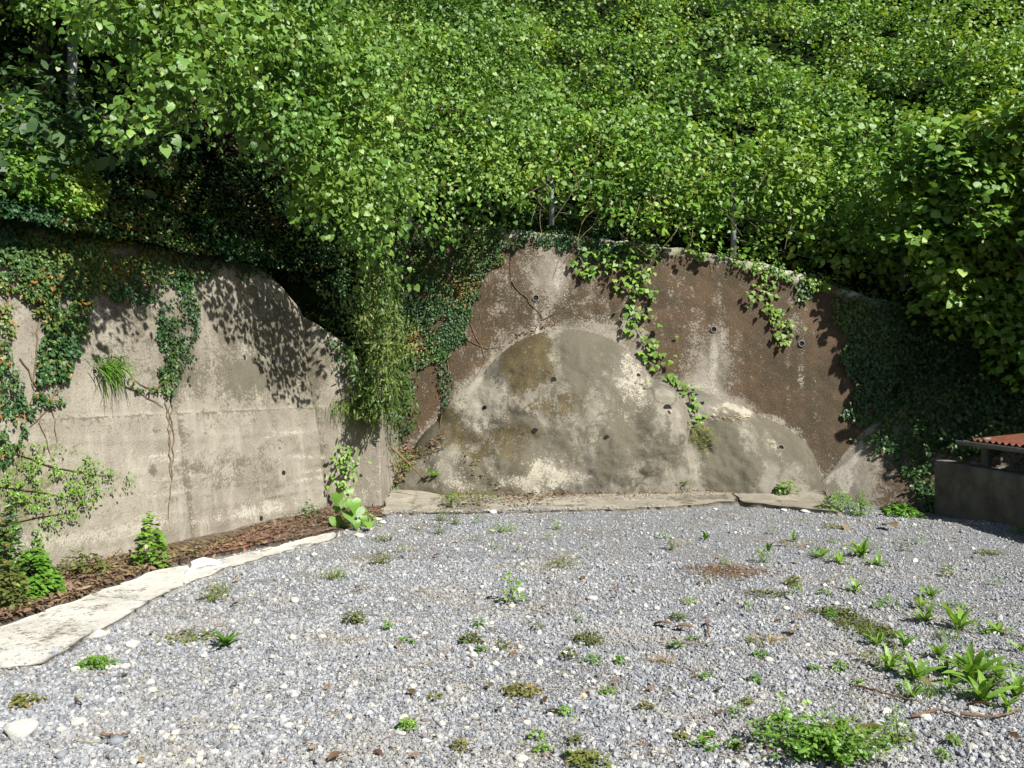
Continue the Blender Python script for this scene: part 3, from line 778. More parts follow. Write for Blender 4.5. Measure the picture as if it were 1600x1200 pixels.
# --- the leafy tree leaning out over the left wall
TREE = [(85, -60), (80, 45), (150, 72), (212, 100), (205, 140), (150, 185), (125, 225), (190, 240), (300, 205), (400, 225), (470, 285), (520, 330), (560, 372), (590, 360), (640, 320), (720, 320), (800, 300), (840, 200), (800, 100), (790, -60)]
bl = []
for layer, (dy, rr, st) in enumerate(((0, .27, 30), (.55, .42, 50))):
    for x, y in zip(*poly_points(TREE, st)):
        Y = float(np.interp(x, [60, 150, 250, 300, 400, 450, 510, 570, 640, 800], [6.3, 6.2, 6.4, 6.75, 7.8, 8.4, 8.95, 9.7, 11.9, 12.7]))+(230-y)/230*(.5 if x < 560 else 1.8)+dy
        Y += .5*(fbm(x/80, y/70, 0, 51, 3)-.5)*2 + 2.7*sstep(185, 120, x)*sstep(175, 120, y)
        if fbm(x/50, y/42, 0, 53, 2) < (.40 if layer == 0 else .2): continue
        bl.append((*at(x, y, Y), rr*random.choice((.6, .8, 1.1, 1.6))*(Y/9)))
tree = thing('overhanging_tree', 'leafy tree leaning out over the left wall with drooping pointed leaves', 'tree', (-4.6, 12.6, 4.3))
bl = np.array(bl)
# the crown goes on unseen above the picture, placed to shade the slope
top = np.array([(R.uniform(-9.0, -4.7), R.uniform(9.0, 12), R.uniform(6.9, 8.9), R.uniform(.6, 1.0)) for _ in range(120)])
P, nn, tp, s = blob_leaves(bl, 1950, (.042, .086), .65, .3, 1.1)
q = R.random(len(P)) < .72; foliage(tree, P[q], nn[q], tp[q], s[q], 'heart', 'tree', 300, 'crown'); q = ~q; foliage(tree, P[q], nn[q], tp[q], s[q]*.85, 'oval', 'kudzu', 0, 'inner_leaves')
P, nn, tp, s = blob_leaves(top, 620, (.065, .115), .5, .5, .8, 1.1)
k = P[:, 2] > CH+.475*P[:, 1]+.25; foliage(tree, P[k], nn[k], tp[k], s[k], 'heart', 'tree', 0, 'upper_crown')
base = np.array((-4.6, 12.6, 4.0)); crown0 = np.array((-4.0, 11.2, 6.2))
trunk = wander(base, crown0, 9, .25)
V, Fq = tube(trunk, np.linspace(.15, .09, 9), 9); link('trunk', make_mesh('trunk', V, Fq, M_bark, None, True), tree)
idx = R.choice(len(bl), 46, False)
strands(tree, [wander(trunk[random.choice((4, 5, 6, 7, 8))], bl[i][:3], 9, .5) for i in idx], .028, M_bark, 'limb')
strands(tree, [wander(crown0, t[:3], 8, .4) for t in top[::4]], .05, M_bark, 'upper_limb')

# --- the kudzu blanket in three masses
def kudzu(label, poly, step, r, off, seed, dens, size, singles, lump, base, extra=None, mat='kudzu', group=None):
    k = thing('kudzu_vine', label, 'climbing vine', base, group)
    b = slope_blobs(poly, step, r, off, seed, HILL, lump)
    if extra: b += extra
    P, nn, tp, s = blob_leaves(b, dens, size, .55, .45, .75)
    q = R.random(len(P)) < .7; foliage(k, P[q], nn[q], tp[q], s[q], 'kudzu', mat, singles); q = ~q; foliage(k, P[q], nn[q], tp[q], s[q]*.85, 'oval', 'tree', 0, 'under_leaves')
    bb = np.array(b); ix = R.choice(len(bb), min(60, len(bb)), False)
    o = strands(k, [wander(bb[i][:3]+R.normal(0, .1, 3), bb[i][:3]+np.array((R.uniform(-.5, .5), -.25, R.uniform(-.9, -.3))), 8, .3) for i in ix], .008, M_stem, 'vine_stems'); o['kind'] = 'stuff'
    return k, bb
KA = [(770, -50), (800, 100), (830, 220), (800, 305), (860, 300), (900, 335), (960, 350), (1010, 375), (1060, 370), (1075, 200), (1060, -50)]
KB = [(1060, -50), (1075, 200), (1060, 365), (1110, 385), (1180, 400), (1240, 405), (1300, 420), (1360, 420), (1400, 300), (1400, 150), (1310, 60), (1290, -50)]
KC = [(1290, -50), (1310, 60), (1400, 150), (1400, 300), (1390, 420), (1640, 420), (1640, -50)]
def fringe(poly, seed, Y0=12.95):
    out = []
    for x, y in zip(*poly_points(poly, 27)):
        if min(abs(x-862), abs(x-1146)) < 9 and y > 300: continue
        Y = Y0+.4*(fbm(x/60, y/60, 0, seed, 2)-.5)*2
        if fbm(x/45, y/45, 0, seed+1, 2) < .40: continue
        out.append((*at(x, y, Y), random.uniform(.2, .36)))
    return out
KAF = [(800, 190), (815, 300), (860, 300), (900, 330), (960, 345), (1010, 372), (1060, 365), (1060, 190)]
KBF = [(1060, 190), (1060, 365), (1110, 385), (1180, 395), (1240, 408), (1300, 425), (1350, 425), (1380, 300), (1380, 190)]
KCF = [(1380, 190), (1380, 300), (1350, 425), (1420, 450), (1640, 460), (1640, 190)]
kudzu('bright kudzu vines hanging in the middle of the slope between tree and tall wall top', KA, 36, .52, .60, 61, 1150, (.05, .098), 300, 1.5, extra=fringe(KAF, 64, 12.6),base= (.6, 13.3, 3.8))
kudzu('thick kudzu vines on the slope above the bare brown wall, right of the middle', KB, 38, .58, .65, 62, 1050, (.056, .112), 300, 1.8, extra=fringe(KBF, 63),base= (3.6, 13.2, 3.4))
kudzu('lumpy dark-pocketed kudzu vines high on the right of the slope', KC, 44, .64, .70, 63, 900, (.062, .122), 200, 2.1, extra=fringe(KCF, 65),base= (7.0, 13.2, 2.8))

# --- the bush overhanging the block wall on the right
BUSH = [(1425, 215), (1500, 190), (1640, 150), (1660, 600), (1600, 610), (1560, 585), (1540, 520), (1490, 500), (1450, 470), (1468, 420), (1400, 380), (1390, 300)]
bl = []
for dy, rr, st in ((0, .28, 28), (.5, .40, 46)):
    for x, y in zip(*poly_points(BUSH, st)):
        Y = 11.9-(x-1430)/200*.75+dy*.6+.35*(fbm(x/70, y/70, 0, 71, 3)-.5)*2
        bl.append((*at(x, y, Y), rr*random.uniform(.7, 1.25)))
far = []  # unseen leaves beyond the right edge, added to shade the recess
while len(far) < 115:
    q = (R.uniform(7.2, 9.8), R.uniform(9.3, 12.3), R.uniform(2.1, 4.7), R.uniform(.4, .7))
    if q[0] > 5.8+.96*(12.4-q[1]) and q[0] > .67*q[1]: far.append(q)
bush = thing('overhanging_bush', 'bright large-leaved bush hanging over the shaded block wall and red roof', 'bush', (8.2, 11.6, 1.4))
P, nn, tp, s = blob_leaves(np.array(bl), 1200, (.068, .128), .45, .45, .8)
foliage(bush, P, nn, tp, s, 'kudzu', 'kudzu', 300)
P, nn, tp, s = blob_leaves(np.array(far), 520, (.11, .17), .5, .5, .7, 1.1, .8)
foliage(bush, P, nn, tp, s, 'kudzu', 'kudzu', 0, 'unseen_shade_foliage')
idx = R.choice(len(bl), 24, False)
strands(bush, [wander((8.2, 11.6, 1.3), bl[i][:3], 10, .5, -.3) for i in idx], .03, M_bark, 'branch')

# --- the dark forest behind the left slope
forest = [(R.uniform(-14, -6.5), R.uniform(12.2, 16), R.uniform(4.4, 8.5), R.uniform(.7, 1.2)) for _ in range(80)]
fo = thing('forest_edge', 'dark shaded trees at the top left corner behind the grey post', 'trees', (-8.5, 12.5, 4.6))
P, nn, tp, s = blob_leaves(np.array(forest), 230, (.13, .22), .6, .5, .6, 1.1)
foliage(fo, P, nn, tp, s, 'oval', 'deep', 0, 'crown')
for i in range(7):
    x, y = (-6.3-i*.75, 11.2+(i*37 % 5)*.5)
    p = wander((x, y, 4.0), (x+R.uniform(-.3, .3), y, 8.5), 8, .2); V, Fq = tube(p, np.linspace(.13, .07, 8), 8)
    link('trunk', make_mesh('trunk', V, Fq, M_bark, None, True), fo)
# --- understorey along the rear slope so that no bare soil shows
us = thing('undergrowth', 'deep shaded undergrowth behind the hanging vines', 'undergrowth', (0, 14, 4.2))
us['kind'] = 'stuff'
b = slope_blobs([(-20, 100), (120, 180), (300, 180), (800, -60), (1640, -60), (1640, 470), (1300, 430), (1100, 380), (780, 330), (420, 260), (-20, 300)], 40, .55, .25, 81, HILL, .35)
P, nn, tp, s = blob_leaves(np.array(b), 620, (.08, .15), .6, .5, .7)
q = P[:, 0] > -3.2; foliage(us, P[q], nn[q], tp[q], s[q]*.9, 'kudzu', 'tree', 0, 'understorey_leaves'); q = ~q; P, nn, tp, s = P[q], nn[q], tp[q], s[q]
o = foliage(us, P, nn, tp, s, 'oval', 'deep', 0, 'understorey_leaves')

# ------------------------------------------------------------------ ivy and creepers on the walls
def wall_leaves(poly, n, out=(.01, .06), thresh=None, nsc=22, seed=0, tree=None, feather=0):
    poly = np.array(poly, float); x0, y0 = poly.min(0); x1, y1 = poly.max(0)
    P, Nn, got = [], [], 0
    xs = R.uniform(x0, x1, n*6); ys = R.uniform(y0, y1, n*6)
    wx = xs+(vnoise(xs/14, ys/14, 0, seed+5)-.5)*22; wy = ys+(vnoise(xs/14, ys/14, 3, seed+6)-.5)*22
    k = in_poly(wx, wy, [tuple(p) for p in poly])
    if thresh is not None: k &= fbm(xs/nsc, ys/nsc, 0, seed, 3) > thresh
    xs, ys = xs[k][:n], ys[k][:n]
    for x, y in zip(xs, ys):
        p, m = hit(x, y, tree or SOLID)
        if p is None: continue
        P.append(p+m*R.uniform(*out)); Nn.append(m)
    return np.array(P), np.array(Nn)

def wall_stems(parent, pairs, r=.007, mat=None, amp=.35, tree=None):
    ps = []
    for line in pairs:
        pts = []
        for (x0, y0), (x1, y1) in zip(line[:-1], line[1:]):
            m = max(3, int(math.hypot(x1-x0, y1-y0)/10))
            for t in np.linspace(0, 1, m, endpoint=False):
                x = x0+(x1-x0)*t+R.normal(0, 1.6); y = y0+(y1-y0)*t
                p, n = hit(x, y, tree or SOLID)
                if p is not None: pts.append(p+n*.012)
        if len(pts) > 2: ps.append(np.array(pts))
    if ps: strands(parent, ps, r, mat or M_stem)

def ivy(label, patches, size=(.027, .05), mat='ivy', shape='oval', singles=0, cat='ivy', stems=(), base=None, spread=.55, name='ivy', out=(.01, .07)):
    Ps, Ns = [], []
    for pa in patches:
        p, n = wall_leaves(pa[0], pa[1], pa[4] if len(pa) > 4 else out, pa[2] if len(pa) > 2 else None, pa[3] if len(pa) > 3 else 22, random.randrange(1000))
        if len(p): Ps.append(p); Ns.append(n)
    P = np.concatenate(Ps); Nn = np.concatenate(Ns)
    b = base if base is not None else tuple(P[np.argmin(P[:, 2])])
    t = thing(name, label, cat, b)
    nrm = unit(Nn+UP*.35+R.normal(0, spread, P.shape)); tip = unit(np.array((0, -.15, -1.))+R.normal(0, .6, P.shape))
    foliage(t, P, nrm, tip, R.uniform(*size, len(P)), shape, mat, singles)
    wall_stems(t, stems)
    return t

ivy('glossy dark ivy with red leaves covering the far left end of the wall', [
    ([(-10, 300), (60, 320), (130, 340), (165, 400), (140, 470), (118, 560), (100, 600), (60, 600), (50, 560), (70, 500), (40, 470), (0, 455), (-10, 440)], 9000, .33, 26),
    ([(-10, 470), (18, 480), (20, 600), (50, 640), (30, 690), (-10, 760)], 700, .42, 20),
    ([(60, 560), (100, 590), (90, 640), (40, 640)], 120, .5, 14)],
    stems=[[(90, 440), (70, 560), (60, 660), (80, 720)], [(60, 480), (50, 620), (20, 760)], [(30, 560), (80, 640), (90, 700)], [(110, 560), (70, 640), (20, 700)]])
ivy('shaded ivy hanging under the tree along the top of the left wall', [
    ([(120, 240), (300, 225), (480, 300), (560, 380), (552, 440), (520, 460), (470, 438), (400, 424), (330, 432), (250, 462), (190, 476), (140, 455), (120, 340)], 12000, .27, 30),
    ([(330, 360), (420, 380), (440, 400), (400, 410), (340, 395)], 400, .45, 12)], size=(.03, .052))
ivy('narrow ivy strand running down the joint in the middle of the left wall', [
    ([(268, 430), (312, 420), (308, 480), (296, 540), (284, 600), (262, 622), (248, 600), (250, 540), (240, 500), (262, 480)], 1300, .34, 18),
    ([(196, 585), (215, 600), (245, 605), (262, 612), (240, 616), (208, 606)], 90),
    ([(244, 480), (262, 470), (256, 520), (246, 540)], 90)],
    stems=[[(290, 440), (270, 560), (266, 640), (264, 760)], [(266, 620), (270, 700), (262, 820)], [(264, 610), (230, 606), (195, 585)], [(190, 600), (240, 628), (262, 640)], [(270, 520), (258, 620), (268, 740)]])
ivy('ivy draped over the shoulder of the brown wall, left of the mound', [
    ([(610, 400), (680, 370), (760, 345), (840, 350), (830, 375), (790, 395), (770, 430), (750, 450), (738, 500), (715, 540), (690, 560), (640, 575), (612, 570), (600, 480)], 9000, .33, 22),
    ([(556, 320), (700, 325), (800, 335), (790, 352), (700, 372), (650, 395), (606, 430), (560, 420)], 3200, .25, 20),
    ([(690, 540), (716, 540), (708, 590), (698, 640), (684, 638), (686, 590)], 260, .3, 14),
    ([(760, 335), (900, 340), (960, 370), (960, 400), (930, 410), (880, 395), (830, 370), (780, 360)], 1200, .40, 18)],
    stems=[[(700, 560), (690, 640), (686, 690)], [(720, 470), (760, 560), (740, 600)], [(740, 460), (700, 560), (640, 640)], [(650, 540), (640, 640), (660, 680)], [(770, 450), (740, 520), (720, 560)], [(800, 440), (850, 500), (900, 470)], [(710, 520), (760, 545), (790, 540)]])
ivy('shaded ivy fringe along the top of the tall wall under the kudzu', [
    ([(940, 330), (1040, 360), (1150, 385), (1260, 420), (1330, 440), (1330, 462), (1260, 440), (1150, 405), (1040, 385), (960, 372)], 1900, .38, 16),
    ([(790, 335), (900, 345), (1010, 372), (1040, 385), (1035, 405), (960, 400), (880, 385), (800, 360)], 2600, .34, 14),
    ([(1270, 425), (1340, 440), (1370, 470), (1330, 480), (1290, 460)], 300, .4, 14)], size=(.03, .055))
ivy('pale glossy ivy spreading down the right end of the brown wall', [
    ([(1300, 470), (1360, 450), (1400, 470), (1440, 540), (1420, 640), (1440, 700), (1472, 760), (1466, 800), (1440, 800), (1430, 750), (1370, 700), (1340, 690), (1320, 640), (1335, 600), (1310, 560), (1325, 520), (1298, 500)], 4200, .32, 24),
    
    ([(1230, 430), (1275, 445), (1262, 480), (1240, 478)], 90, .4, 10)], mat='ivy_light', size=(.045, .075),
    stems=[[(1380, 470), (1360, 560), (1400, 660), (1450, 760)]])
ivy('deeply shaded creeper in the dark recess behind the block wall', [([(1380, 450), (1600, 470), (1620, 700), (1480, 720), (1440, 700), (1400, 600)], 6500, .22, 30, (.02, .25))], (.05, .09), 'deep', 'oval', 0, 'creeper', name='shaded_creeper')  # darker leaf colour carries the shade of the recess
ivy('loose yellow-green sprays trailing over the wall at the far left below the ivy', [([(-10, 690), (60, 690), (190, 735), (200, 760), (120, 810), (60, 850), (-10, 860)], 1500, .53, 13, (.02, .10))], (.014, .034), 'lime', 'oval', 0, 'creeper', name='trailing_spray', stems=[[(0, 700), (80, 730), (170, 745)], [(0, 760), (70, 770), (140, 790)], [(0, 820), (50, 810), (110, 800)]])
ivy('ragged ivy tufts spilling over the pale edge of the brown wall at the right', [([(1060, 372), (1150, 392), (1260, 425), (1300, 440), (1290, 462), (1240, 438), (1150, 412), (1070, 396)], 1500, .47, 9, (.02, .14))], (.03, .065), 'kudzu')
# a bracket of hanging kudzu strands on the rear wall
def trailing(label, lines, size, n_per, mat='kudzu', shape='lobed', singles=200, out=.05, cat='climbing vine', name='trailing_vine'):
    pts, nn, paths = [], [], []
    for line, w in lines:
        path = []
        for (x0, y0), (x1, y1) in zip(line[:-1], line[1:]):
            m = max(2, int(math.hypot(x1-x0, y1-y0)/n_per))
            for t in np.linspace(0, 1, m, endpoint=False):
                xc, yc = x0+(x1-x0)*t, y0+(y1-y0)*t
                p, n = hit(xc+R.normal(0, 2), yc, SOLID)
                if p is None: continue
                path.append(p+n*out*.6)
                for _ in range(6):
                    p2, n2 = hit(xc+R.normal(0, w), yc+R.normal(0, w*.6), SOLID)
                    if p2 is not None: pts.append(p2+n2*R.uniform(.02, out*2.2)); nn.append(n2)
        if len(path) > 2: paths.append(np.array(path))
    P, N_ = np.array(pts), np.array(nn)
    t = thing(name, label, cat, tuple(P[np.argmin(P[:, 2])]))
    nrm = unit(N_+UP*.7+SUN*.3+R.normal(0, .35, P.shape)); tip = unit(np.array((0, -.4, -1.))+R.normal(0, .55, P.shape))
    foliage(t, P, nrm, tip, R.uniform(*size, len(P)), shape, mat, singles)
    for q in paths: strands(t, [q], .008, M_stem, 'vine_stem')
    return t
trailing('bright trailing vine hanging down the wall to the top right of the mound', [
    ([(1000, 370), (985, 420), (990, 460), (992, 500), (1010, 540), (1035, 580)], 15), ([(930, 390), (960, 410), (985, 430)], 16),
    ([(905, 415), (930, 428)], 11), ([(1000, 420), (1008, 470)], 12), ([(1020, 360), (990, 420)], 20)], (.055, .115), 9)
trailing('small vine creeping in the notch between the two mound lobes', [([(1062, 600), (1078, 620), (1092, 650), (1095, 672)], 7), ([(1045, 590), (1062, 606)], 5)], (.06, .095), 9)
trailing('short leafy vine hanging alone on the bare brown wall at the right', [
    ([(1190, 425), (1200, 455), (1206, 490), (1222, 525), (1215, 545)], 9), ([(1170, 460), (1195, 470)], 8), ([(1205, 490), (1238, 520)], 8)], (.05, .10), 10)
trailing('leafy creeper climbing the projecting end of the left wall', [([(535, 700), (540, 730), (532, 755), (540, 790)], 11), ([(548, 705), (552, 740)], 8)], (.04, .07), 6, 'lime', 'oval', 0, .10)
trailing('weedy creeper in the gap between the projecting wall end and the mound', [([(612, 760), (622, 780), (618, 795)], 9), ([(605, 690), (612, 715), (640, 730)], 5), ([(640, 720), (645, 745)], 3)], (.035, .06), 6, 'lime', 'oval', 0, .06)
ivy('scattered ivy strands beside the grass column, above the wall gap', [([(610, 560), (640, 590), (650, 650), (632, 700), (600, 700), (600, 600)], 500, .42, 14), ([(490, 470), (530, 490), (552, 560), (560, 600), (530, 580), (505, 520)], 260, .48, 12)])

# --- hanging grasses
def grass_on_wall(label, spots, n, L, width, mat='grass', down=.7, cat='grass', name='hanging_grass', out=.25, singles=0):
    B, T = [], []
    for x, y, rx, ry, k in spots:
        for _ in range(int(n*k)):
            p, m = hit(x+R.normal(0, rx), y+R.normal(0, ry), SOLID)
            if p is None: continue
            l = R.uniform(.55, 1.1)*L
            B.append(p+m*R.uniform(0, out*.3)); T.append(unit(m*R.uniform(.3, 1)*out*4+np.array((R.normal(0, .55), 0, R.normal(.35-down, .45))))*l)
    B, T = np.array(B), np.array(T)
    V, Fq, a = blades(B, T, R.uniform(.7, 1.2, len(B))*width, R.beta(2, 2, len(B)), .55)
    b = tuple(B[np.argmin(B[:, 2])])
    return link(name, make_mesh(name, V, Fq, G[mat], {'rnd': a}), None, b, label=label, cat=cat)
grass_on_wall('tall column of hanging bamboo grass at the end of the left wall', [(572, 430, 16, 35, 1), (580, 500, 16, 35, 1.2), (580, 570, 17, 30, 1.1), (578, 620, 18, 16,   .7)], 900, .18, .009, 'bamboo', .42, out=.34)
ivy('bushy bamboo leaves standing out from the end of the left wall', [([(536, 360), (606, 350), (612, 420), (602, 470), (618, 530), (608, 600), (618, 650), (590, 662), (566, 640), (556, 590), (548, 520), (556, 470), (538, 420)], 2600, .40, 13), ([(594, 380), (628, 380), (626, 560), (632, 660), (600, 670)], 700, .42, 12)], (.06, .125), 'bamboo', 'lance', 0, 'bamboo grass', spread=.7, name='bamboo_grass', out=(.02, .38))
bgr = thing('bamboo_grass', 'leafy bamboo grass bunch draped over the edge of the projecting wall end', 'bamboo grass', tuple(at(600, 650, 10.45)))
P, nn, tp, s = blob_leaves([(*at(598+R.normal(0, 7), y, 10.45+R.normal(0, .08)), R.uniform(.10, .19)) for y in np.linspace(385, 640, 26)], 3600, (.05, .11), .7, .2, .9, .8, .9)
foliage(bgr, P, nn, tp, s, 'lance', 'bamboo', 120, 'leaves')
P = np.array([at(580+R.normal(0, 13), R.uniform(335, 420), 10.3+R.normal(0, .12)) for _ in range(130)])
foliage(bgr, P, unit(np.array((.3, -.8, .5))+R.normal(0, .5, P.shape)), unit(np.array((0, -.2, -1))+R.normal(0, .4, P.shape)), R.uniform(.05, .10, len(P)), 'heart', 'tree', 0, 'vine_leaves')
strands(bgr, [wander(at(600+R.normal(0, 6), 650, 10.5), at(596+R.normal(0, 10), R.uniform(380, 480), 10.45), 9, .15) for _ in range(14)], .005, M_gstem, 'canes')['kind'] = 'stuff'
ivy('dark ivy mixed into the hanging bamboo grass column', [([(545, 440), (600, 420), (610, 560), (610, 640), (570, 650), (552, 560)], 1100, .35, 18)], out=(.02, .20))
grass_on_wall('dry straggly grass on top of the projecting wall end', [(545, 632, 16, 5, 1), (575, 655, 18, 10, 1)], 150, .2, .008, 'grass', .75)
grass_on_wall('bright grass tuft growing out of the left wall face', [(165, 574, 12, 6, 1)], 190, .24, .013, 'lime', .1, out=.30)

# --- slope cover at far left
ivy('sunlit low leaf cover on the bank at the left edge above the ivy', [([(-10, 150), (40, 165), (90, 215), (130, 250), (150, 330), (120, 350), (60, 330), (-10, 310)], 6500, .27, 30)], mat='kudzu', size=(.035, .065), cat='ground cover', name='bank_plant', out=(.02, .22))
def bank_grass():
    B, T = [], []
    for _ in range(900):
        p, m = hit(R.uniform(-10, 70), R.uniform(150, 270), SOLID)
        if p is None: continue
        B.append(p); T.append(unit(np.array((R.normal(0, .5), -.4+R.normal(0, .3), .9)))*R.uniform(.12, .3))
    B, T = np.array(B), np.array(T)
    V, Fq, a = blades(B, T, R.uniform(.008, .014, len(B)), R.beta(2, 2, len(B)), .5)
    link('bank_grass', make_mesh('bank_grass', V, Fq, G['grass'], {'rnd': a}), None, tuple(B[0]), label='yellow-green grass on the bank at the left edge', cat='grass')
bank_grass()

# ------------------------------------------------------------------ fence posts on the wall tops
def post(parent, px, py_b, py_t, Y, w=.075):
    a = at(px, py_b, Y); h = (py_b-py_t)/F*Y
    V, Fq = box((a[0], a[1], a[2]+h/2), (w, w*.75, h)); Vc, Fc = box((a[0], a[1], a[2]+h+.012), (w*1.15, w*.95, .02))
    V, Fq = merge([(V, Fq), (Vc, Fc)])
    link('post', make_mesh('post', V, Fq, M_post), parent); return a, h
fe = thing('wire_fence', 'grey fence posts and wire half buried in vines on the tall wall', 'fence', (1.8, 12.95, 3.8))
tops = [post(fe, x, yb, yt, Y) for x, yb, yt, Y in ((862, 352, 262, 12.95), (1146, 402, 285, 12.95), (1411, 455, 385, 12.9), (640, 352, 240, 12.95))]
pp = sorted([(a[0], a, h) for a, h in tops], key=lambda q: q[0])
ws = []
for q0, q1 in zip(pp[:-1], pp[1:]):
    for f in (.25, .6, .95): ws.append(np.linspace(q0[1]+UP*q0[2]*f, q1[1]+UP*q1[2]*f, 6)-np.array((0, .04, .02))*np.sin(np.linspace(0, np.pi, 6))[:, None])
strands(fe, ws, .003, M_post, 'wire')
fl = thing('fence_post', 'single grey fence post in the dark gap at the upper left', 'fence post', tuple(at(113, 172, 9.8)))
post(fl, 113, 172, 60, 9.8, .085)

# ------------------------------------------------------------------ block wall and the roof behind it
bw = thing('block_wall', 'low shaded concrete wall along the right edge of the gravel', 'wall', (5.66, 10.9, -.15))
def bwall():
    ys = np.concatenate((np.linspace(10.95, 6.2, 90), [6.2])); zs = np.linspace(-.4, .575, 22)
    Yg = ys[:, None]+0*zs; Z = zs[None]+0*Yg
    X = 5.65+(fbm(Yg*1.5, Z*2, 0, 14, 4)-.5)*.03+.012*(np.abs(((Yg-6.2) % 1.8)-.9) < .012)
    fr = np.stack((X, Yg, Z), -1)
    tops_ = np.stack((X[:, -1]+.02, ys, np.full(len(ys), .587)), -1)[:, None]; t2 = np.stack((np.full(len(ys), 5.83), ys, np.full(len(ys), .587)), -1)[:, None]
    t3 = np.stack((np.full(len(ys), 5.84), ys, np.full(len(ys), -.4)), -1)[:, None]
    V = np.concatenate((fr, tops_, t2, t3), 1); n, m = V.shape[:2]
    Fq = grid_faces(n, m); V = V.reshape(-1, 3)
    e = [(0, k, k+1) for k in range(1, m-1)]
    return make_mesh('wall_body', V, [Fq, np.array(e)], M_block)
link('wall_body', bwall(), bw)
sh = thing('lean_to_roof', 'low red corrugated roof with a grey gutter behind the block wall', 'roof', (6.0, 9, .5))
def roof():
    ys = np.linspace(10.5, 6.2, 200); xs = np.linspace(5.86, 8.3, 14)
    Xg = xs[None]+0*ys[:, None]; Z = .89+(Xg-5.86)*.10+.018*np.sin(ys[:, None]*2*np.pi/.13)
    V = np.stack((Xg, ys[:, None]+0*Xg, Z), -1).reshape(-1, 3); n = len(V)
    V2 = V-np.array((0, 0, .006)); Fq = grid_faces(200, 14)
    return make_mesh('roof_sheet', np.concatenate((V, V2)), np.concatenate((Fq, Fq[:, ::-1]+n)), M_redroof, None, True)
link('roof_sheet', roof(), sh)
th = np.linspace(-.1, np.pi+.1, 9); pr = [(5.80+.055*math.cos(t), .865-.055*math.sin(t)) for t in th]+[(5.80-.049*math.cos(t), .868-.049*math.sin(t)) for t in th]
ys = np.linspace(10.62, 6.2, 24); V = np.array([(x, y, z) for y in ys for x, z in pr]); k = len(pr)
Fq = np.array([(i*k+j, i*k+(j+1) % k, (i+1)*k+(j+1) % k, (i+1)*k+j) for i in range(len(ys)-1) for j in range(k)])
link('gutter', make_mesh('gutter', V, [Fq, np.array([(0, j, j+1) for j in range(1, k-1)])], M_gutter), sh)
for y in (10.3, 8.4, 6.6):
    V, Fq = box((5.96, y, .35), (.08, .08, 1.15)); link('post', make_mesh('post', V, Fq, M_gutter), sh)
for y in (10.3, 8.4, 6.6):
    V, Fq = box((7.0, y, 1.03), (2.2, .06, .08)); V[:, 2] += (V[:, 0]-7.0)*.10-.10; link('rafter', make_mesh('rafter', V, Fq, M_gutter), sh)
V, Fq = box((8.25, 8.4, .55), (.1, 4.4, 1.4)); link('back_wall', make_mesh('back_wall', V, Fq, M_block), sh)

# ------------------------------------------------------------------ gravel stones (too many to count)
def stone_field():
    pts = []
    for y0, y1, dens in ((2.6, 4.2, 9000), (4.2, 5.6, 6000), (5.6, 7.4, 3000), (7.4, 10.6, 1100)):
        x1 = .74*y1+1.1; n = int((y1-y0)*2*x1*dens)
        q = np.stack((R.uniform(-x1, x1, n), R.uniform(y0, y1, n)), -1); pts.append(q[np.abs(q[:, 0]) < .72*q[:, 1]+1.0])
    q = np.concatenate(pts)
    pol = np.array(pth); jx = q[:, 0]+.22*(fbm(q[:, 0]*3, q[:, 1]*3, 0, 404, 3)-.42); k = (~in_poly(jx, q[:, 1], [tuple(p) for p in pth]) | (R.random(len(q)) < .01)) & ~in_poly(q[:, 0], q[:, 1], [tuple(p) for p in soil])
    k &= (~in_poly(q[:, 0], q[:, 1]-.42*fbm(q[:, 0]*1.6, 0*q[:, 0], 0, 405, 3)**1.3, kerb)) & ~in_poly(q[:, 0], q[:, 1], k2) & (q[:, 0] < 5.6) & (q[:, 1] < 11)
    # behind the path only the walls stand
    k &= (fbm(q[:, 0]*.9, q[:, 1]*.9, 0, 640, 4) > .42) | (R.random(len(q)) < .55)
    k &= ~((q[:, 0] < -2.6-(7-q[:, 1])*.02) & (q[:, 1] > 4.9))
    q = q[k]; n = len(q)
    s = np.exp(R.normal(math.log(.0043), .46, n)); s = np.clip(s, .0022, .019)*(1+.03*q[:, 1])
    z = np.maximum(gz(q[:, 0], q[:, 1]), np.where(in_poly(q[:, 0], q[:, 1], [tuple(p) for p in pth]), .016, np.where(in_poly(q[:, 0], q[:, 1], kerb), .03, -1)))+s*.22
    return np.column_stack((q, z)), s
P, s = stone_field()
me = make_mesh('gravel', P, [], None, {'s': s})
sv = me.attributes.new('sc', 'FLOAT_VECTOR', 'POINT'); sv.data.foreach_set('vector', (s[:, None]*R.uniform(.65, 1.3, (len(s), 3))).astype(np.float32).ravel())
rv = me.attributes.new('ro', 'FLOAT_VECTOR', 'POINT'); rv.data.foreach_set('vector', R.uniform(0, 6.28, (len(s), 3)).astype(np.float32).ravel())
b = NB('gravel_stone'); oi = b.n('ShaderNodeObjectInfo')
c = b.ramp(oi.outputs['Random'], [(0, (.092, .100, .116)), (.22, (.185, .196, .217)), (.6, (.258, .270, .292)), (.85, (.32, .329, .343)), (.94, (.34, .335, .32)), (.985, (.44, .43, .39)), (1, (.68, .67, .63))])
c = b.mix(b.ss(b.noise(1.1, 5, .65), .46, .68, 0, .6), c, (.27, .245, .20)); c = b.mix(b.ss(b.noise(70, 3, .6), .4, .7, 0, .3), c, (.27, .28, .30))
M_gravel = b.done(b.bsdf(c, .8, b.bump(b.noise(260, 2, .6), .003), .25))
ng = bpy.data.node_groups.new('gravel_scatter', 'GeometryNodeTree')
ng.interface.new_socket('Geometry', in_out='INPUT', socket_type='NodeSocketGeometry'); ng.interface.new_socket('Geometry', in_out='OUTPUT', socket_type='NodeSocketGeometry')
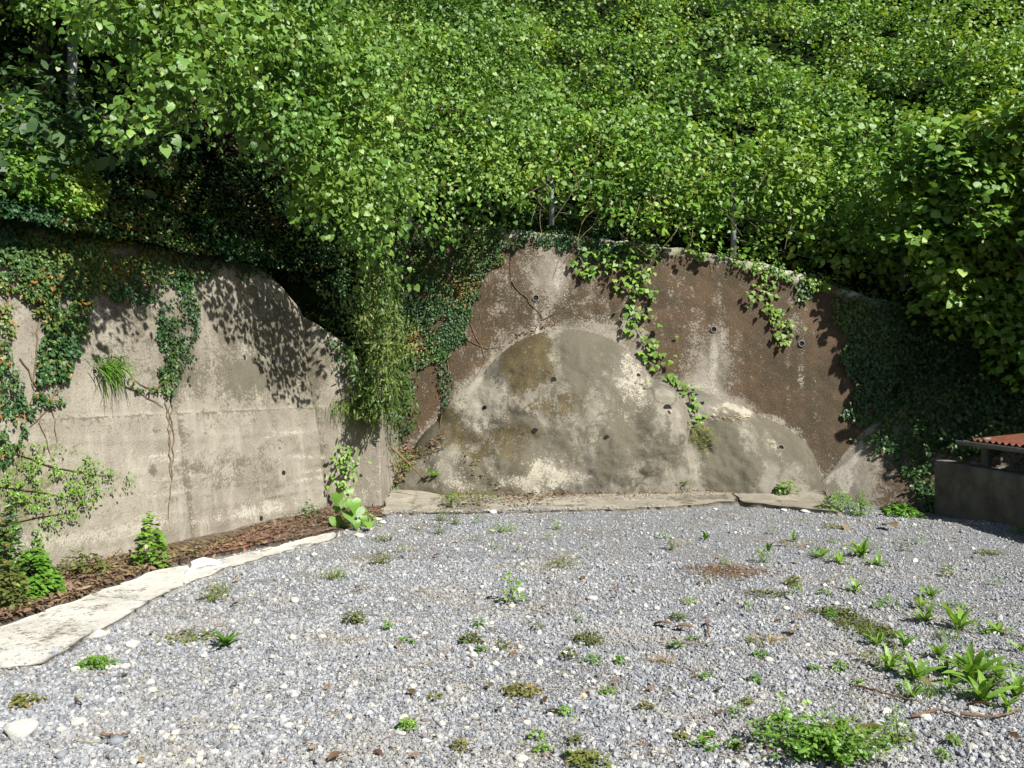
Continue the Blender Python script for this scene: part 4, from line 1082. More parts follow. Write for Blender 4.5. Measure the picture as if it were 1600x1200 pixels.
gi = ng.nodes.new('NodeGroupInput'); go = ng.nodes.new('NodeGroupOutput')
iop = ng.nodes.new('GeometryNodeInstanceOnPoints'); g2i = ng.nodes.new('GeometryNodeGeometryToInstance')
for k in range(4):
    ic = ng.nodes.new('GeometryNodeMeshIcoSphere'); ic.inputs['Subdivisions'].default_value = 2; ic.inputs['Radius'].default_value = 1.0
    sp = ng.nodes.new('GeometryNodeSetPosition'); nz = ng.nodes.new('ShaderNodeTexNoise'); nz.noise_dimensions = '4D'
    nz.inputs['W'].default_value = k*7.3; nz.inputs['Scale'].default_value = .95; nz.inputs['Detail'].default_value = 1
    sb = ng.nodes.new('ShaderNodeVectorMath'); sb.operation = 'SUBTRACT'; sb.inputs[1].default_value = (.5, .5, .5)
    sc = ng.nodes.new('ShaderNodeVectorMath'); sc.operation = 'SCALE'; sc.inputs['Scale'].default_value = 1.9
    sm = ng.nodes.new('GeometryNodeSetMaterial'); sm.inputs['Material'].default_value = M_gravel
    ss_ = ng.nodes.new('GeometryNodeSetShadeSmooth'); ss_.inputs['Shade Smooth'].default_value = False
    ng.links.new(nz.outputs['Color'], sb.inputs[0]); ng.links.new(sb.outputs[0], sc.inputs[0]); ng.links.new(sc.outputs[0], sp.inputs['Offset'])
    ng.links.new(ic.outputs['Mesh'], sp.inputs['Geometry']); ng.links.new(sp.outputs[0], sm.inputs[0]); ng.links.new(sm.outputs[0], ss_.inputs[0]); ng.links.new(ss_.outputs[0], g2i.inputs[0])
na = ng.nodes.new('GeometryNodeInputNamedAttribute'); na.data_type = 'FLOAT_VECTOR'; na.inputs[0].default_value = 'sc'
nb = ng.nodes.new('GeometryNodeInputNamedAttribute'); nb.data_type = 'FLOAT_VECTOR'; nb.inputs[0].default_value = 'ro'
e2r = ng.nodes.new('FunctionNodeEulerToRotation')
ng.links.new(gi.outputs[0], iop.inputs['Points']); ng.links.new(g2i.outputs[0], iop.inputs['Instance']); iop.inputs['Pick Instance'].default_value = True
ng.links.new(na.outputs['Attribute'], iop.inputs['Scale']); ng.links.new(nb.outputs['Attribute'], e2r.inputs[0]); ng.links.new(e2r.outputs[0], iop.inputs['Rotation'])
ng.links.new(iop.outputs[0], go.inputs[0])
go_ = link('gravel', me, None, kind='stuff'); md = go_.modifiers.new('scatter', 'NODES'); md.node_group = ng

# ------------------------------------------------------------------ single stones, dead leaves, twigs
import bmesh
def rock_mesh(name, seed, mat, flat=.62, sub=2):
    bm = bmesh.new(); bmesh.ops.create_icosphere(bm, subdivisions=sub, radius=1)
    V = np.array([v.co[:] for v in bm.verts]); k = 1+.75*(vnoise(V[:, 0]*1.4+9, V[:, 1]*1.4, V[:, 2]*1.4, seed)-.5)+.22*(vnoise(V[:, 0]*4+9, V[:, 1]*4, V[:, 2]*4, seed+3)-.5)
    V = V*k[:, None]*np.array((1, .8, flat)); Fc = np.array([[v.index for v in f.verts] for f in bm.faces]); bm.free()
    return make_mesh(name, V, Fc, mat)
M_white = simple('white_stone', (.60, .585, .535), .9, .25, 22, .2, 0, .012)
M_cream = simple('cream_stone', (.55, .49, .37), .85, .2, 18, .2, 0, .006)
M_greyst = simple('grey_stone', (.16, .175, .195), .8, .3, 14, .3, 0, .006)
whites = [rock_mesh('white_stone', i, M_white) for i in range(5)]; creams = [rock_mesh('cream_stone', 20+i, M_cream) for i in range(4)]; greys = [rock_mesh('grey_stone', 40+i, M_greyst) for i in range(4)]
def rock(pool, px, py, wpx, label, cat='stone', group=None, name=None, flat=1.0, rz=None):
    p = ground_at(px, py); r = wpx*p[1]/F/2/1.05
    M = Matrix.Translation(Vector(p)+Vector((0, 0, r*.3*flat))) @ Matrix.Rotation(random.uniform(0, 6.28) if rz is None else rz, 4, 'Z') @ Matrix.Diagonal((r, r, r*flat, 1))
    me = random.choice(pool); put(name or me.name.split('.')[0], me, None, M, label=label, cat=cat, group=group)
rock(whites, 32, 1146, 52, 'largest white rock, at the lower left corner of the gravel', rz=.2, flat=.95)
for x, y, w, l in ((155, 995, 32, 'flat white rock by the outer edge of the pale path'), (208, 1010, 26, 'long white stone beside the dry weeds near the path'),
                   (238, 1080, 17, 'upright cream stone alone on the left gravel'), (122, 1130, 28, 'white stone next to the largest rock at lower left'),
                   (258, 1153, 20, 'broken white stone beside a grey one at the bottom left'), (770, 802, 17, 'white stone lying against the kerb front'),
                   (1310, 1150, 0, ''), (925, 938, 20, 'biggest stone of the pale cluster in mid gravel'), (800, 948, 13, 'cream stone under the mid-gravel sprig'),
                   (545, 808, 0, ''), (1298, 1024, 17, 'white stone left of the broad-leaved weeds'), (1364, 1156, 22, 'white stone beside the curled brown leaf'),
                   (1408, 1188, 24, 'grey-white stone at the bottom right below the twig'), (612, 938, 14, 'rounded white stone in the left middle of the gravel'),
                   (815, 1188, 24, 'pale angular rock at the bottom centre edge'), (700, 935, 14, ''), (1445, 1122, 26, 'pale stone at the end of the long twig')):
    if w and l: rock(whites if 'cream' not in l else creams, x, y, w, l, flat=.75)
for x, y, w, l in ((181, 1162, 28, 'flat grey slab stone near the bottom left corner'), (176, 1183, 24, 'dark grey rock at the bottom left edge'), (98, 1182, 22, 'dark stone below the largest white rock'), (580, 1090, 16, 'blue-grey stone left of the red-brown leaf')):
    rock(greys, x, y, w, l)
for (x, y) in ((598, 817), (577, 806), (560, 836), (563, 838), (590, 812), (1240, 790), (1225, 798), (1258, 800)):
    rock(whites, x, y, random.uniform(13, 20), 'white mortar fragment at an edge of the concrete', 'fragment', 'mortar fragments along the concrete edges', 'mortar_fragment', .5)
n = 0
while n < 230:
    y = 815+(1200-815)*random.random()**.8; x = random.uniform(5, 1595)
    if random.random() > .35+.65*float(fbm(x/160, y/70, 0, 5, 2) > .5): continue
    p = ground_at(x, y)
    if in_poly([p[0]], [p[1]], [tuple(q) for q in pth])[0] or in_poly([p[0]], [p[1]], [tuple(q) for q in soil])[0]: continue
    if x > 1250 and random.random() < .5: continue
    sz = min(16, max(5, random.lognormvariate(math.log(.036), .35)*F/p[1]))
    pl = ('far gravel towards the kerb' if y < 900 else 'middle gravel' if y < 1020 else 'front gravel')+(', left part' if x < 560 else ', centre part' if x < 1080 else ', right part')
    if random.random() < .72: rock(whites, x, y, sz, 'small white stone in the '+pl, 'stone', 'small white stones in the '+pl)
    else: rock(creams, x, y, sz, 'small cream stone in the '+pl, 'stone', 'small cream stones in the '+pl)
    n += 1

DL_ = []
for i in range(6):
    V, Fc = fan([(0, 0), (.2, .16), (.5, .24), (.8, .13), (1, 0)], .1)
    V[:, 2] += random.uniform(.15, .45)*np.abs(V[:, 1])*random.choice((-1, 1, 1))+random.uniform(-.2, .25)*(V[:, 0]-.5)**2; V[:, 2] -= V[:, 2].min()
    DL_.append(make_mesh('dead_leaf', V, Fc, G['dry'], {'rnd': np.full(len(V), (i+.5)/6)}))
def dead_leaf(px, py, wpx, label=None, k=None, group=None, z=.022):
    p = ground_at(px, py); L = wpx*p[1]/F
    M = Matrix.Translation((p[0], p[1], p[2]+z)) @ Matrix.Rotation(random.uniform(0, 6.28), 4, 'Z') @ Matrix.Rotation(random.gauss(0, .22), 4, 'X') @ Matrix.Rotation(random.gauss(0, .18), 4, 'Y') @ Matrix.Diagonal((L*1.25, L*1.4, L*1.2, 1))
    put('dead_leaf', DL_[random.randrange(6) if k is None else k], None, M, label=label or 'small brown dead leaf lying on the grey gravel', cat='dead leaf', group=None if label else 'dead leaves scattered on the gravel')
for x, y, w, l, k in ((852, 1120, 22, 'reddish-brown leaf in the middle of the front gravel', 1), (535, 1186, 26, 'orange-brown leaf at the bottom edge left of centre', 2),
                      (193, 1064, 17, 'dark red leaf on the left gravel', 0), (1382, 1146, 46, 'large curled brown leaf beside the spreading weed', 1),
                      (1553, 1112, 34, 'pointed tan leaf under the right broad-leaved weed', 3), (1236, 998, 28, 'tan leaf standing up beside dry grass', 3),
                      (1124, 1088, 20, 'orange leaf on the gravel left of the spreading weed', 2), (1050, 985, 30, 'pale tan leaf beside a forked twig', 4),
                      (1085, 990, 30, 'pale leaf under the forked twig', 4), (1400, 1165, 20, 'small yellow-tan leaf at the white stone', 4),
                      (1320, 825, 22, 'tan leaf piece near the mossy strip at the right', 4), (1402, 831, 34, 'long pale dead leaf on the far right gravel', 4),
                      (1578, 1154, 18, 'dark red leaf at the right bottom corner', 0), (1440, 1066, 18, 'orange-tan leaf among the broad-leaved weeds', 3),
                      (640, 1085, 20, 'dark red-brown leaf left of the centre', 0), (782, 1116, 14, 'small dark leaf near the reddish one', 0)):
    dead_leaf(x, y, w, l, k)
for _ in range(75):
    y = random.uniform(830, 1195); x = random.uniform(60, 1590)
    p = ground_at(x, y)
    if p[0] < -2.4: continue
    dead_leaf(x, y, random.uniform(8, 15))
def twig(pts, wpx, label, group=None, mat=None):
    P = []
    for (x0, y0), (x1, y1) in zip(pts[:-1], pts[1:]):
        for t in np.linspace(0, 1, 6, endpoint=False): P.append(ground_at(x0+(x1-x0)*t, y0+(y1-y0)*t)+np.array((0, 0, .022+.01*random.random())))
    P = np.array(P); P[:, :2] += R.normal(0, .004, (len(P), 2)); r = wpx*P[0][1]/F/2
    V, Fq = tube(P, np.linspace(r, r*.5, len(P)), 6)
    link('twig', make_mesh('twig', V, Fq, mat or M_wood, None, True), None, tuple(P[0]), label=label, cat='twig', group=group)
twig([(1335, 1078), (1400, 1095), (1450, 1110)], 4, 'long brown twig pointing from the weeds to the pale stone')
twig([(1425, 1126), (1470, 1118), (1510, 1134)], 5, 'thick grey twig at the lower right')
twig([(1105, 975), (1108, 1006)], 4, 'short upright twig across the pale leaves')
twig([(1050, 1012), (1090, 1013), (1130, 1008)], 3, 'thin twig lying below the forked one')
twig([(158, 1157), (180, 1158), (208, 1154)], 6, 'reddish-brown twig at the lower left'); twig([(120, 1098), (127, 1112)], 4, 'tiny upright red-brown twig on the left gravel')
twig([(1500, 1125), (1560, 1128), (1598, 1116)], 6, 'mossy twig at the bottom right corner')
for _ in range(120):
    x = random.uniform(60, 1560); y = random.uniform(850, 1190); a = random.gauss(0, .6); L = random.uniform(14, 40)
    if ground_at(x, y)[0] < -2.4: continue
    twig([(x, y), (x+L*math.cos(a), y+L*.4*math.sin(a))], random.uniform(1.0, 1.9), 'thin dry grass stalk lying on the gravel', 'dry stalks on the gravel', G['straw'])

# ------------------------------------------------------------------ leaf litter (stuff)
def litter(name, px_poly, n, size, mat='dry', zoff=.04, tree=None, shape='lance', up=1.0, zp=None):
    poly = np.array(px_poly, float); x0, y0 = poly.min(0); x1, y1 = poly.max(0); P, Nn = [], []
    xs = R.uniform(x0, x1, n*5); ys = R.uniform(y0, y1, n*5); k = in_poly(xs, ys, px_poly); xs, ys = xs[k][:n], ys[k][:n]
    for x, y in zip(xs, ys):
        if zp is not None: p = at(x, y, (CH-zp)*F/(y-600)); m = UP
        elif tree is None: p = ground_at(x, y); m = UP
        else:
            p, m = hit(x, y, tree)
            if p is None: continue
        P.append(p+m*R.uniform(.65, 1)*zoff); Nn.append(m)
    P, Nn = np.array(P), np.array(Nn); nrm = unit(Nn*up+R.normal(0, .4, P.shape)); tip = unit(R.normal(0, 1, P.shape)*np.array((1, 1, .25)))
    V, Fc, a = cloud(P, nrm, tip, R.uniform(*size, len(P)), shape, R.beta(1.6, 1.6, len(P)))
    return link(name, make_mesh(name, V, Fc, G[mat], {'rnd': a}), None, kind='stuff')
KERB = bvh_of([meL, meR, meS, meM])
litter('leaf_litter', [(-20, 985), (100, 948), (235, 893), (300, 876), (350, 866), (330, 852), (240, 862), (150, 880), (-20, 920)], 2600, (.025, .07), 'dry', .07)
litter('leaf_litter', [(330, 852), (350, 866), (440, 838), (520, 826), (600, 806), (590, 795), (520, 797), (430, 818)], 1500, (.025, .065), 'dry', .075)
litter('dry_straw', [(-20, 985), (100, 950), (235, 897), (350, 870), (520, 838), (520, 800), (330, 850), (-20, 930)], 900, (.03, .10), 'dead_grass', .075, None, 'lance')
litter('leaf_litter', [(605, 725), (640, 690), (660, 705), (640, 745), (620, 760)], 260, (.05, .10), 'dry', .08, SOLID)
litter('leaf_litter', [(650, 700), (690, 680), (700, 700), (670, 715)], 60, (.05, .09), 'dry', .05, SOLID)
litter('leaf_litter', [(770, 778), (790, 762), (830, 765), (860, 772), (900, 774), (860, 782), (800, 788)], 420, (.03, .08), 'dry', .05, zp=.09)
litter('leaf_litter', [(860, 772), (980, 768), (1100, 766), (1180, 770), (1100, 775), (900, 779)], 420, (.03, .07), 'dry', .04, zp=.10)
litter('leaf_litter', [(735, 700), (760, 745), (800, 762), (780, 766), (740, 742), (720, 706)], 24, (.05, .09), 'dry', .03, SOLID)
litter('leaf_litter', [(780, 545), (830, 508), (880, 498), (870, 506), (820, 525)], 90, (.03, .07), 'dry', .03, SOLID)
litter('leaf_litter', [(1080, 650), (1180, 648), (1170, 655), (1090, 660)], 40, (.04, .08), 'straw', .03, SOLID)
def straws():
    B, T = [], []
    while len(B) < 2600:
        x, y = R.uniform(100, 1600), R.uniform(850, 1200)
        if fbm(x/110, y/45, 0, 303, 3) < .52 and R.random() < .85: continue
        p = ground_at(x, y)
        if p[0] < -2.35: continue
        a = R.normal(0, .7); B.append(p+UP*R.uniform(.012, .028)); T.append(np.array((math.cos(a), math.sin(a), R.normal(.05, .12)))*R.uniform(.03, .13))
    B, T = np.array(B), np.array(T); V, Fq, a = blades(B, T, R.uniform(.0016, .0036, len(B)), R.beta(2, 2, len(B)), .1, 3)
    link('dry_straw', make_mesh('dry_straw', V, Fq, G['straw'], {'rnd': a}), None, kind='stuff')
straws()
litter('leaf_fragments', [(560, 870), (1590, 860), (1600, 1200), (100, 1200), (330, 980)], 260, (.014, .03), 'dry', .02, None, 'tiny')
V, Fq = tube([ground_at(600, 800)+np.array((-.05, .9, .75)), ground_at(640, 800)+np.array((.1, .7, .35))], [.016, .011], 8)
link('dead_branch', make_mesh('dead_branch', V, Fq, M_wood, None, True), None, tuple(V[-1]), label='dark rotten branch leaning in the gap beside the mound', cat='branch')

# ------------------------------------------------------------------ weeds on the ground
def leafblade(seed):
    r = random.Random(seed); rows = []
    for i in range(6):
        u = i/5; w = .078*math.sin(math.pi*min(1, u*.86+.14))**.8*(1 if u < .99 else 0)+.004
        rows.append((u*(1-.1*u), w, .32*u-.42*u*u+.05*w*10*.3+r.uniform(-.01, .01), .32*u-.42*u*u))
    return sym(rows)
BL = {}
def blade_pool(mat):
    if mat not in BL:
        BL[mat] = []
        for i in range(6):
            V, Fc = leafblade(i); BL[mat].append(make_mesh('leaf', V, Fc, G[mat], {'rnd': np.full(len(V), random.random()*.9)}, True))
    return BL[mat]
def rosette(px, py, wpx, nl, label, cat='weed', group=None, mat='lime', up=.5, name='broad_leaved_weed', slim=1.0):
    p = ground_at(px, py); L = wpx*p[1]/F*.70
    t = thing(name, label, cat, tuple(p), group); pool = blade_pool(mat)
    nl = int(nl*1.6)
    for i in range(nl):
        a = 2*math.pi*(i/nl)+random.gauss(0, .3); e = abs(random.gauss(up, .28)); l = L*random.uniform(.6, 1.15)
        M = Matrix.Translation(Vector(p)+Vector((random.gauss(0, L*.05), random.gauss(0, L*.05), .012))) @ Matrix.Rotation(a, 4, 'Z') @ Matrix.Rotation(-e, 4, 'Y') @ Matrix.Rotation(random.gauss(0, .25), 4, 'X') @ Matrix.Diagonal((l, l*slim*random.uniform(.8, 1.15), l, 1))
        put('leaf', random.choice(pool), t, M)
    return t
def spreading_weed():
    p = ground_at(1280, 1180); t = thing('spreading_weed', 'wide spreading leafy weed at the bottom right of the gravel', 'weed', tuple(p)); P, st = [], []
    for _ in range(95):
        a = R.uniform(0, 6.28); L = R.uniform(.05, .30); e = R.uniform(.25, .9); c0 = p+np.array((R.normal(0, .06), R.normal(0, .05), .01))
        tip = c0+np.array((math.cos(a)*L*1.0, math.sin(a)*L*.8, .03+.17*e*R.uniform(.3, 1)))
        path = wander(c0, tip, 8, .35, -.02); st.append(path)
        for q in path[1:]:
            P += [q+R.normal(0, .012, 3) for _ in range(3)]
    P = np.array(P); m = len(P)
    foliage(t, P, unit(UP+SUN*.3+R.normal(0, .55, (m, 3))), unit(R.normal(0, 1, (m, 3))*np.array((1, 1, .4))), R.uniform(.012, .034, m), 'oval', 'lime'); strands(t, st, .0018, M_gstem)
for x, y, w, nl, u, l in ((1500, 985, 70, 13, .55, 'broad-leaved weed by itself near the right edge, long leaf to the right'), (1445, 975, 52, 9, .6, 'broad-leaved weed left of the lone right-edge one, above the moss'),
        (1390, 1050, 62, 11, .65, 'leftmost broad-leaved weed of the right-hand patch'), (1432, 1065, 74, 10, .6, 'long-leaved weed in the middle of the right-hand patch'),
        (1468, 1030, 48, 9, .5, 'pale-green weed at the top of the right-hand patch'), (1520, 1065, 96, 17, .6, 'largest broad-leaved weed, at the right of the patch'),
        (1535, 1098, 88, 11, .65, 'star-shaped weed over the pointed tan leaf'), (1588, 1090, 60, 10, .75, 'upright weed cut by the right edge of the picture'),
        (1482, 1080, 46, 8, .7, 'small weed between the largest and the middle one of the patch'), (1345, 870, 58, 12, .45, 'low leafy weed in the upper right of the gravel'),
        (1310, 880, 40, 9, .4, 'weed beside brown stems in the upper right gravel'), (1335, 925, 40, 8, .4, 'small weed between moss and upper right leafy weed'),
        (1455, 935, 44, 7, .6, 'weed with one dark upright leaf at the right'), (1560, 990, 44, 9, .4, 'pale flattened weed at the right edge'),
        (1595, 1020, 40, 7, .6, 'bright weed cut by the right edge above the patch'), (1545, 1030, 30, 6, .6, 'tiny upright weed right of the patch top'),
        (1372, 1010, 44, 8, .7, 'pale weed at the upper left corner of the right-hand patch'), (1412, 1012, 50, 9, .65, 'pale weed just below the brown-green moss patch'),
        (1425, 1092, 48, 8, .6, 'weed at the lower tip of the right-hand patch, over the orange-tan leaf'), (1560, 1062, 56, 10, .65, 'weed between the largest one and the right edge'),
        (1500, 1040, 44, 9, .55, 'weed touching the top of the largest one'), (1478, 1052, 44, 8, .7, 'upright weed wedged left of the largest one'), (1575, 1108, 46, 8, .6, 'weed at the lower right end of the patch'),
        (1284, 872, 34, 8, .4, 'yellow-green weed at the left end of the upper right row'), (1370, 884, 40, 9, .4, 'yellow-green weed at the right end of the upper right row'), (1200, 862, 30, 7, .5, 'small weed above the dead grass heap'),
        (1240, 846, 30, 8, .45, 'small yellow-green weed on the far right gravel'), (1440, 952, 36, 7, .5, 'small weed next to the weed with the dark upright leaf'),
        (352, 1012, 52, 14, .55, 'bright dark-leaved weed on the left gravel near the path'), (1102, 845, 26, 9, .5, 'small bright weed on the far gravel right of centre')):
    rosette(x, y, w, nl, l, up=u+.1, slim=1.0 if x > 1200 else 1.2, mat='pale_lime' if x > 1200 else 'lime')

def clump(px, py, wpx, hpx, n, label, mat='lime', shape='oval', size=(.018, .035), cat='weed', group=None, name='leafy_weed', stems=True, flat=False, z0=0.0):
    p = ground_at(px, py); rx = wpx*p[1]/F/2; h = hpx*p[1]/F
    t = thing(name, label, cat, tuple(p), group)
    u = np.sqrt(R.random(n)); a = R.uniform(0, 6.28, n); zz = R.random(n)**.8
    k = (1-.45*zz)
    P = p+np.stack((rx*u*np.cos(a)*k, rx*.8*u*np.sin(a)*k, z0+.012+h*zz*(1-.5*u*u)), -1)
    lum = fbm(P[:, 0]*14/max(.3, rx*3), P[:, 1]*14/max(.3, rx*3), P[:, 2]*9, int(px), 2); P = P[lum > .36]; m = len(P)
    nrm = unit(UP+SUN*.3+R.normal(0, .45, (m, 3))+(P-p)*1.2); tip = unit((P-p)*np.array((1, 1, .3))+R.normal(0, .08, (m, 3))*rx*6+np.array((0, 0, -.02)))
    foliage(t, P, nrm, tip, R.uniform(*size, m), shape, mat)
    if stems:
        ix = R.choice(m, min(m, 14), False)
        strands(t, [wander(p+R.normal(0, rx*.12, 3)*np.array((1, 1, 0)), P[i], 5, .2) for i in ix], .003, M_gstem)
    return t
spreading_weed()
clump(1400, 1165, 60, 70, 260, 'airy upright weed beside the curled brown leaf', 'lime', 'lance', (.012, .024))
clump(52, 938, 105, 80, 1500, 'rounded bright bush at the foot of the left wall', 'lime', 'kudzu', (.025, .055), 'bush', name='leafy_bush')
clump(12, 962, 70, 90, 420, 'shaded leafy plant cut by the left edge of the picture', 'olive', 'oval', (.03, .06), 'bush', name='leafy_bush')
clump(130, 905, 110, 45, 300, 'trailing weed along the wall foot right of the bush', 'olive', 'oval', (.03, .055))
clump(12, 925, 40, 130, 380, 'dark shrub at the left edge against the wall', 'ivy', 'oval', (.04, .07), 'bush', name='dark_shrub', z0=.1)
clump(235, 888, 56, 88, 420, 'upright leafy weed standing alone against the left wall', 'lime', 'kudzu', (.03, .06))
clump(485, 812, 34, 30, 120, 'grey-green weed at the wall foot near the corner', 'ivy_light', 'oval', (.03, .05))
clump(150, 1042, 66, 14, 330, 'bright low weed at the outer edge of the path', 'lime', 'tiny', (.012, .026), flat=True)
clump(455, 997, 0+30, 18, 0+60, 'small olive weed on the left middle gravel', 'olive', 'tiny', (.01, .03)) if False else None
clump(800, 942, 40, 52, 60, 'sprig with few round leaves in mid gravel', 'lime', 'oval', (.025, .05))
clump(1310, 800, 70, 34, 600, 'fresh grassy clump at the right end of the concrete slab', 'lime', 'lance', (.03, .07), 'grass clump', name='grass_clump')
clump(1345, 806, 40, 40, 300, 'leafy grass at the foot of the sloping wall', 'lime', 'lance', (.03, .06), 'grass clump', name='grass_clump')
clump(1408, 808, 76, 20, 260, 'low ivy-like weeds at the base of the sloping wall near the block wall', 'lime', 'oval', (.04, .08))
clump(1230, 782, 44, 22, 160, 'small weed on the broken concrete slab', 'lime', 'oval', (.03, .06), z0=.08)
clump(735, 790, 130, 12, 420, 'low strip of green growing in the kerb groove below the mound', 'olive', 'oval', (.025, .045), z0=.09, stems=False)
clump(705, 795, 30, 14, 60, 'small bright sprig on the left kerb', 'lime', 'oval', (.03, .05), z0=.09)
for x, y, w, h, n, l, m in ((785, 832, 60, 14, 150, 'yellow-green patch of weed before the kerb', 'lime'), (690, 815, 34, 26, 90, 'feathery weed at the kerb front, left of the white stone', 'olive'),
        (712, 820, 26, 22, 60, 'small feathery weed beside the white stone', 'olive'), (595, 882, 40, 20, 160, 'brown-green weed on the gravel below the heart-leaved plant', 'olive'),
        (880, 885, 90, 16, 160, 'thin sprawling weed in mid gravel', 'olive'), (870, 828, 20, 18, 50, 'tiny upright weed before the kerb centre', 'lime'),
        (685, 835, 30, 20, 60, 'grey-green weed two steps before the kerb', 'olive'), (600, 845, 44, 8, 110, 'flat moss-green weed near the path end', 'olive'),
        (1050, 860, 22, 20, 40, 'thin weed on the right middle gravel', 'olive'), (335, 940, 60, 30, 150, 'grassy weed beside the pale path bend', 'olive'),
        (460, 912, 0, 0, 0, '', ''), (738, 1005, 42, 14, 120, 'low dull weed in the centre left', 'olive'), (920, 1005, 66, 14, 170, 'dull weed mat in the centre of the gravel', 'olive'),
        (815, 1085, 70, 12, 200, 'flat brown-green weed in the front centre', 'olive'), (300, 1000, 110, 12, 200, 'dry straggling weed left of the dark-leaved weed', 'olive'),
        (1240, 915, 36, 14, 120, 'mossy weed tuft right of the dead grass heap', 'olive'), (1190, 880, 40, 22, 90, 'olive weed above the dead grass heap', 'lime'),
        (920, 1195, 80, 16, 160, 'dull weed at the bottom centre edge', 'olive'), (555, 975, 50, 22, 130, 'yellowish grassy weed left of centre', 'olive'),
        (40, 1100, 60, 10, 120, 'dark mossy weed near the left edge', 'olive'), (1300, 825, 60, 5, 160, 'narrow mossy strip on the far right gravel', 'olive'), (1545, 866, 48, 6, 120, 'mossy strip at the far right edge', 'olive')):
    if n: clump(x, y, w, h, n, l, m, 'tiny', (.014, .034))
for k in range(95):
    x = random.uniform(600, 1590) if k % 3 else random.uniform(1050, 1590); y = random.uniform(815, 960) if k < 32 else random.uniform(960, 1190)
    clump(x, y, random.uniform(14, 34), random.uniform(6, 18), random.randint(24, 70), 'tiny green weed sprouting from the grey gravel', random.choice(('lime', 'olive', 'lime')), 'tiny', (.012, .03), 'weed', 'tiny weeds sprouting in the gravel', 'tiny_weed', False)

def tuft(px, py, wpx, hpx, n, label, mat='grass', wid=.006, cat='grass tuft', name='grass_tuft', lay=1.0):
    p = ground_at(px, py); rx = wpx*p[1]/F/2; h = hpx*p[1]/F
    B = p+np.stack((R.normal(0, rx*.45, n), R.normal(0, rx*.35, n), np.full(n, .008)), -1)
    T = unit(np.stack((R.normal(0, .6*lay, n), R.normal(0, .6*lay, n), np.full(n, 1/lay)), -1))*(h*R.uniform(.6, 1.25, n))[:, None]
    V, Fq, a = blades(B, T, R.uniform(.6, 1.2, n)*wid, R.beta(2, 2, n), .4)
    return link(name, make_mesh(name, V, Fq, G[mat], {'rnd': a}), None, tuple(p), label=label, cat=cat)
tuft(1130, 893, 130, 17, 1600, 'heap of dead brown grass on the right middle gravel', 'dead_grass', .006, 'dead grass', 'dead_grass_heap', 2.6)
tuft(1205, 1000, 60, 18, 160, 'small dry straw tuft beside the standing tan leaf', 'straw', .004, 'dry grass', 'dry_grass_tuft', 1.8)
tuft(1035, 1035, 50, 20, 120, 'grey dry grass tuft right of centre', 'straw', .004, 'dry grass', 'dry_grass_tuft', 1.6)
tuft(522, 905, 36, 28, 60, 'green grass tuft on the gravel near the path end', 'grass', .008)
tuft(345, 930, 40, 40, 50, 'thin tall grass at the inner bend of the path', 'grass', .005)
tuft(1365, 1000, 70, 46, 70, 'fine pale grass above the right-hand weed patch', 'grass', .005)
tuft(1080, 940, 70, 8, 130, 'flattened straw on the right middle gravel', 'straw', .004, 'dry grass', 'dry_grass_tuft', 3.5)
for x, y, w, l in ((1400, 1035, 60, 'behind the leftmost broad-leaved weed'), (1450, 1090, 60, 'in front of the long-leaved weed'), (1545, 1075, 70, 'right of the largest broad-leaved weed'), (1480, 1000, 50, 'left of the lone right-edge weed')): tuft(x, y, w, 34, 60, 'thin grass tuft '+l, 'grass', .006)
tuft(545, 823, 50, 34, 70, 'grass blades under the heart-leaved plant', 'grass', .009)
tuft(1590, 835, 30, 24, 40, 'grass at the foot of the block wall, right edge', 'grass', .009)
for x, y, w, l in ((870, 930, 70, 'beside the pale stone cluster'), (1040, 925, 90, 'in front of the dead grass heap'), (1080, 1050, 90, 'left of the long brown twig'), (930, 1080, 60, 'behind the reddish-brown leaf'),
        (700, 1060, 80, 'in the front gravel left of centre'), (1000, 1160, 90, 'left of the spreading weed'), (450, 1090, 80, 'in the front gravel at the left'), (560, 1000, 60, 'in the left middle gravel'), (330, 985, 120, 'around the dark-leaved weed near the path'), (1180, 1035, 80, 'below the standing tan leaf')):
    tuft(x, y, w, 6, 150, 'flat mat of dry straw '+l, 'dead_grass' if w > 75 else 'straw', .0035, 'dry grass', 'straw_mat', 3.2)['kind'] = 'stuff'
# moss patches
def moss(pts, n, label):
    poly = pts; P0 = np.array([ground_at(x, y) for x, y in [(R.uniform(min(p[0] for p in poly), max(p[0] for p in poly)), R.uniform(min(p[1] for p in poly), max(p[1] for p in poly))) for _ in range(n*3)] if in_poly([x], [y], poly)[0]])
    P = P0[:n]+np.stack((np.zeros(len(P0[:n])), np.zeros(len(P0[:n])), R.uniform(.012, .03, len(P0[:n]))), -1); m = len(P)
    V, Fc, a = cloud(P, unit(UP+R.normal(0, .5, (m, 3))), unit(R.normal(0, 1, (m, 3))*np.array((1, 1, .3))), R.uniform(.012, .026, m), 'tiny', R.beta(2, 2, m)*.8)
    link('moss_patch', make_mesh('moss_patch', V, Fc, G['olive'], {'rnd': a}), None, tuple(P[0]), label=label, cat='moss')
moss([(1255, 957), (1310, 950), (1340, 965), (1390, 985), (1420, 1000), (1370, 1000), (1310, 985), (1300, 965)], 1400, 'brown-green moss patch on the right gravel above the broad-leaved weeds')
moss([(1160, 925), (1230, 928), (1235, 936), (1170, 936)], 260, 'small moss streak below the dead grass heap')
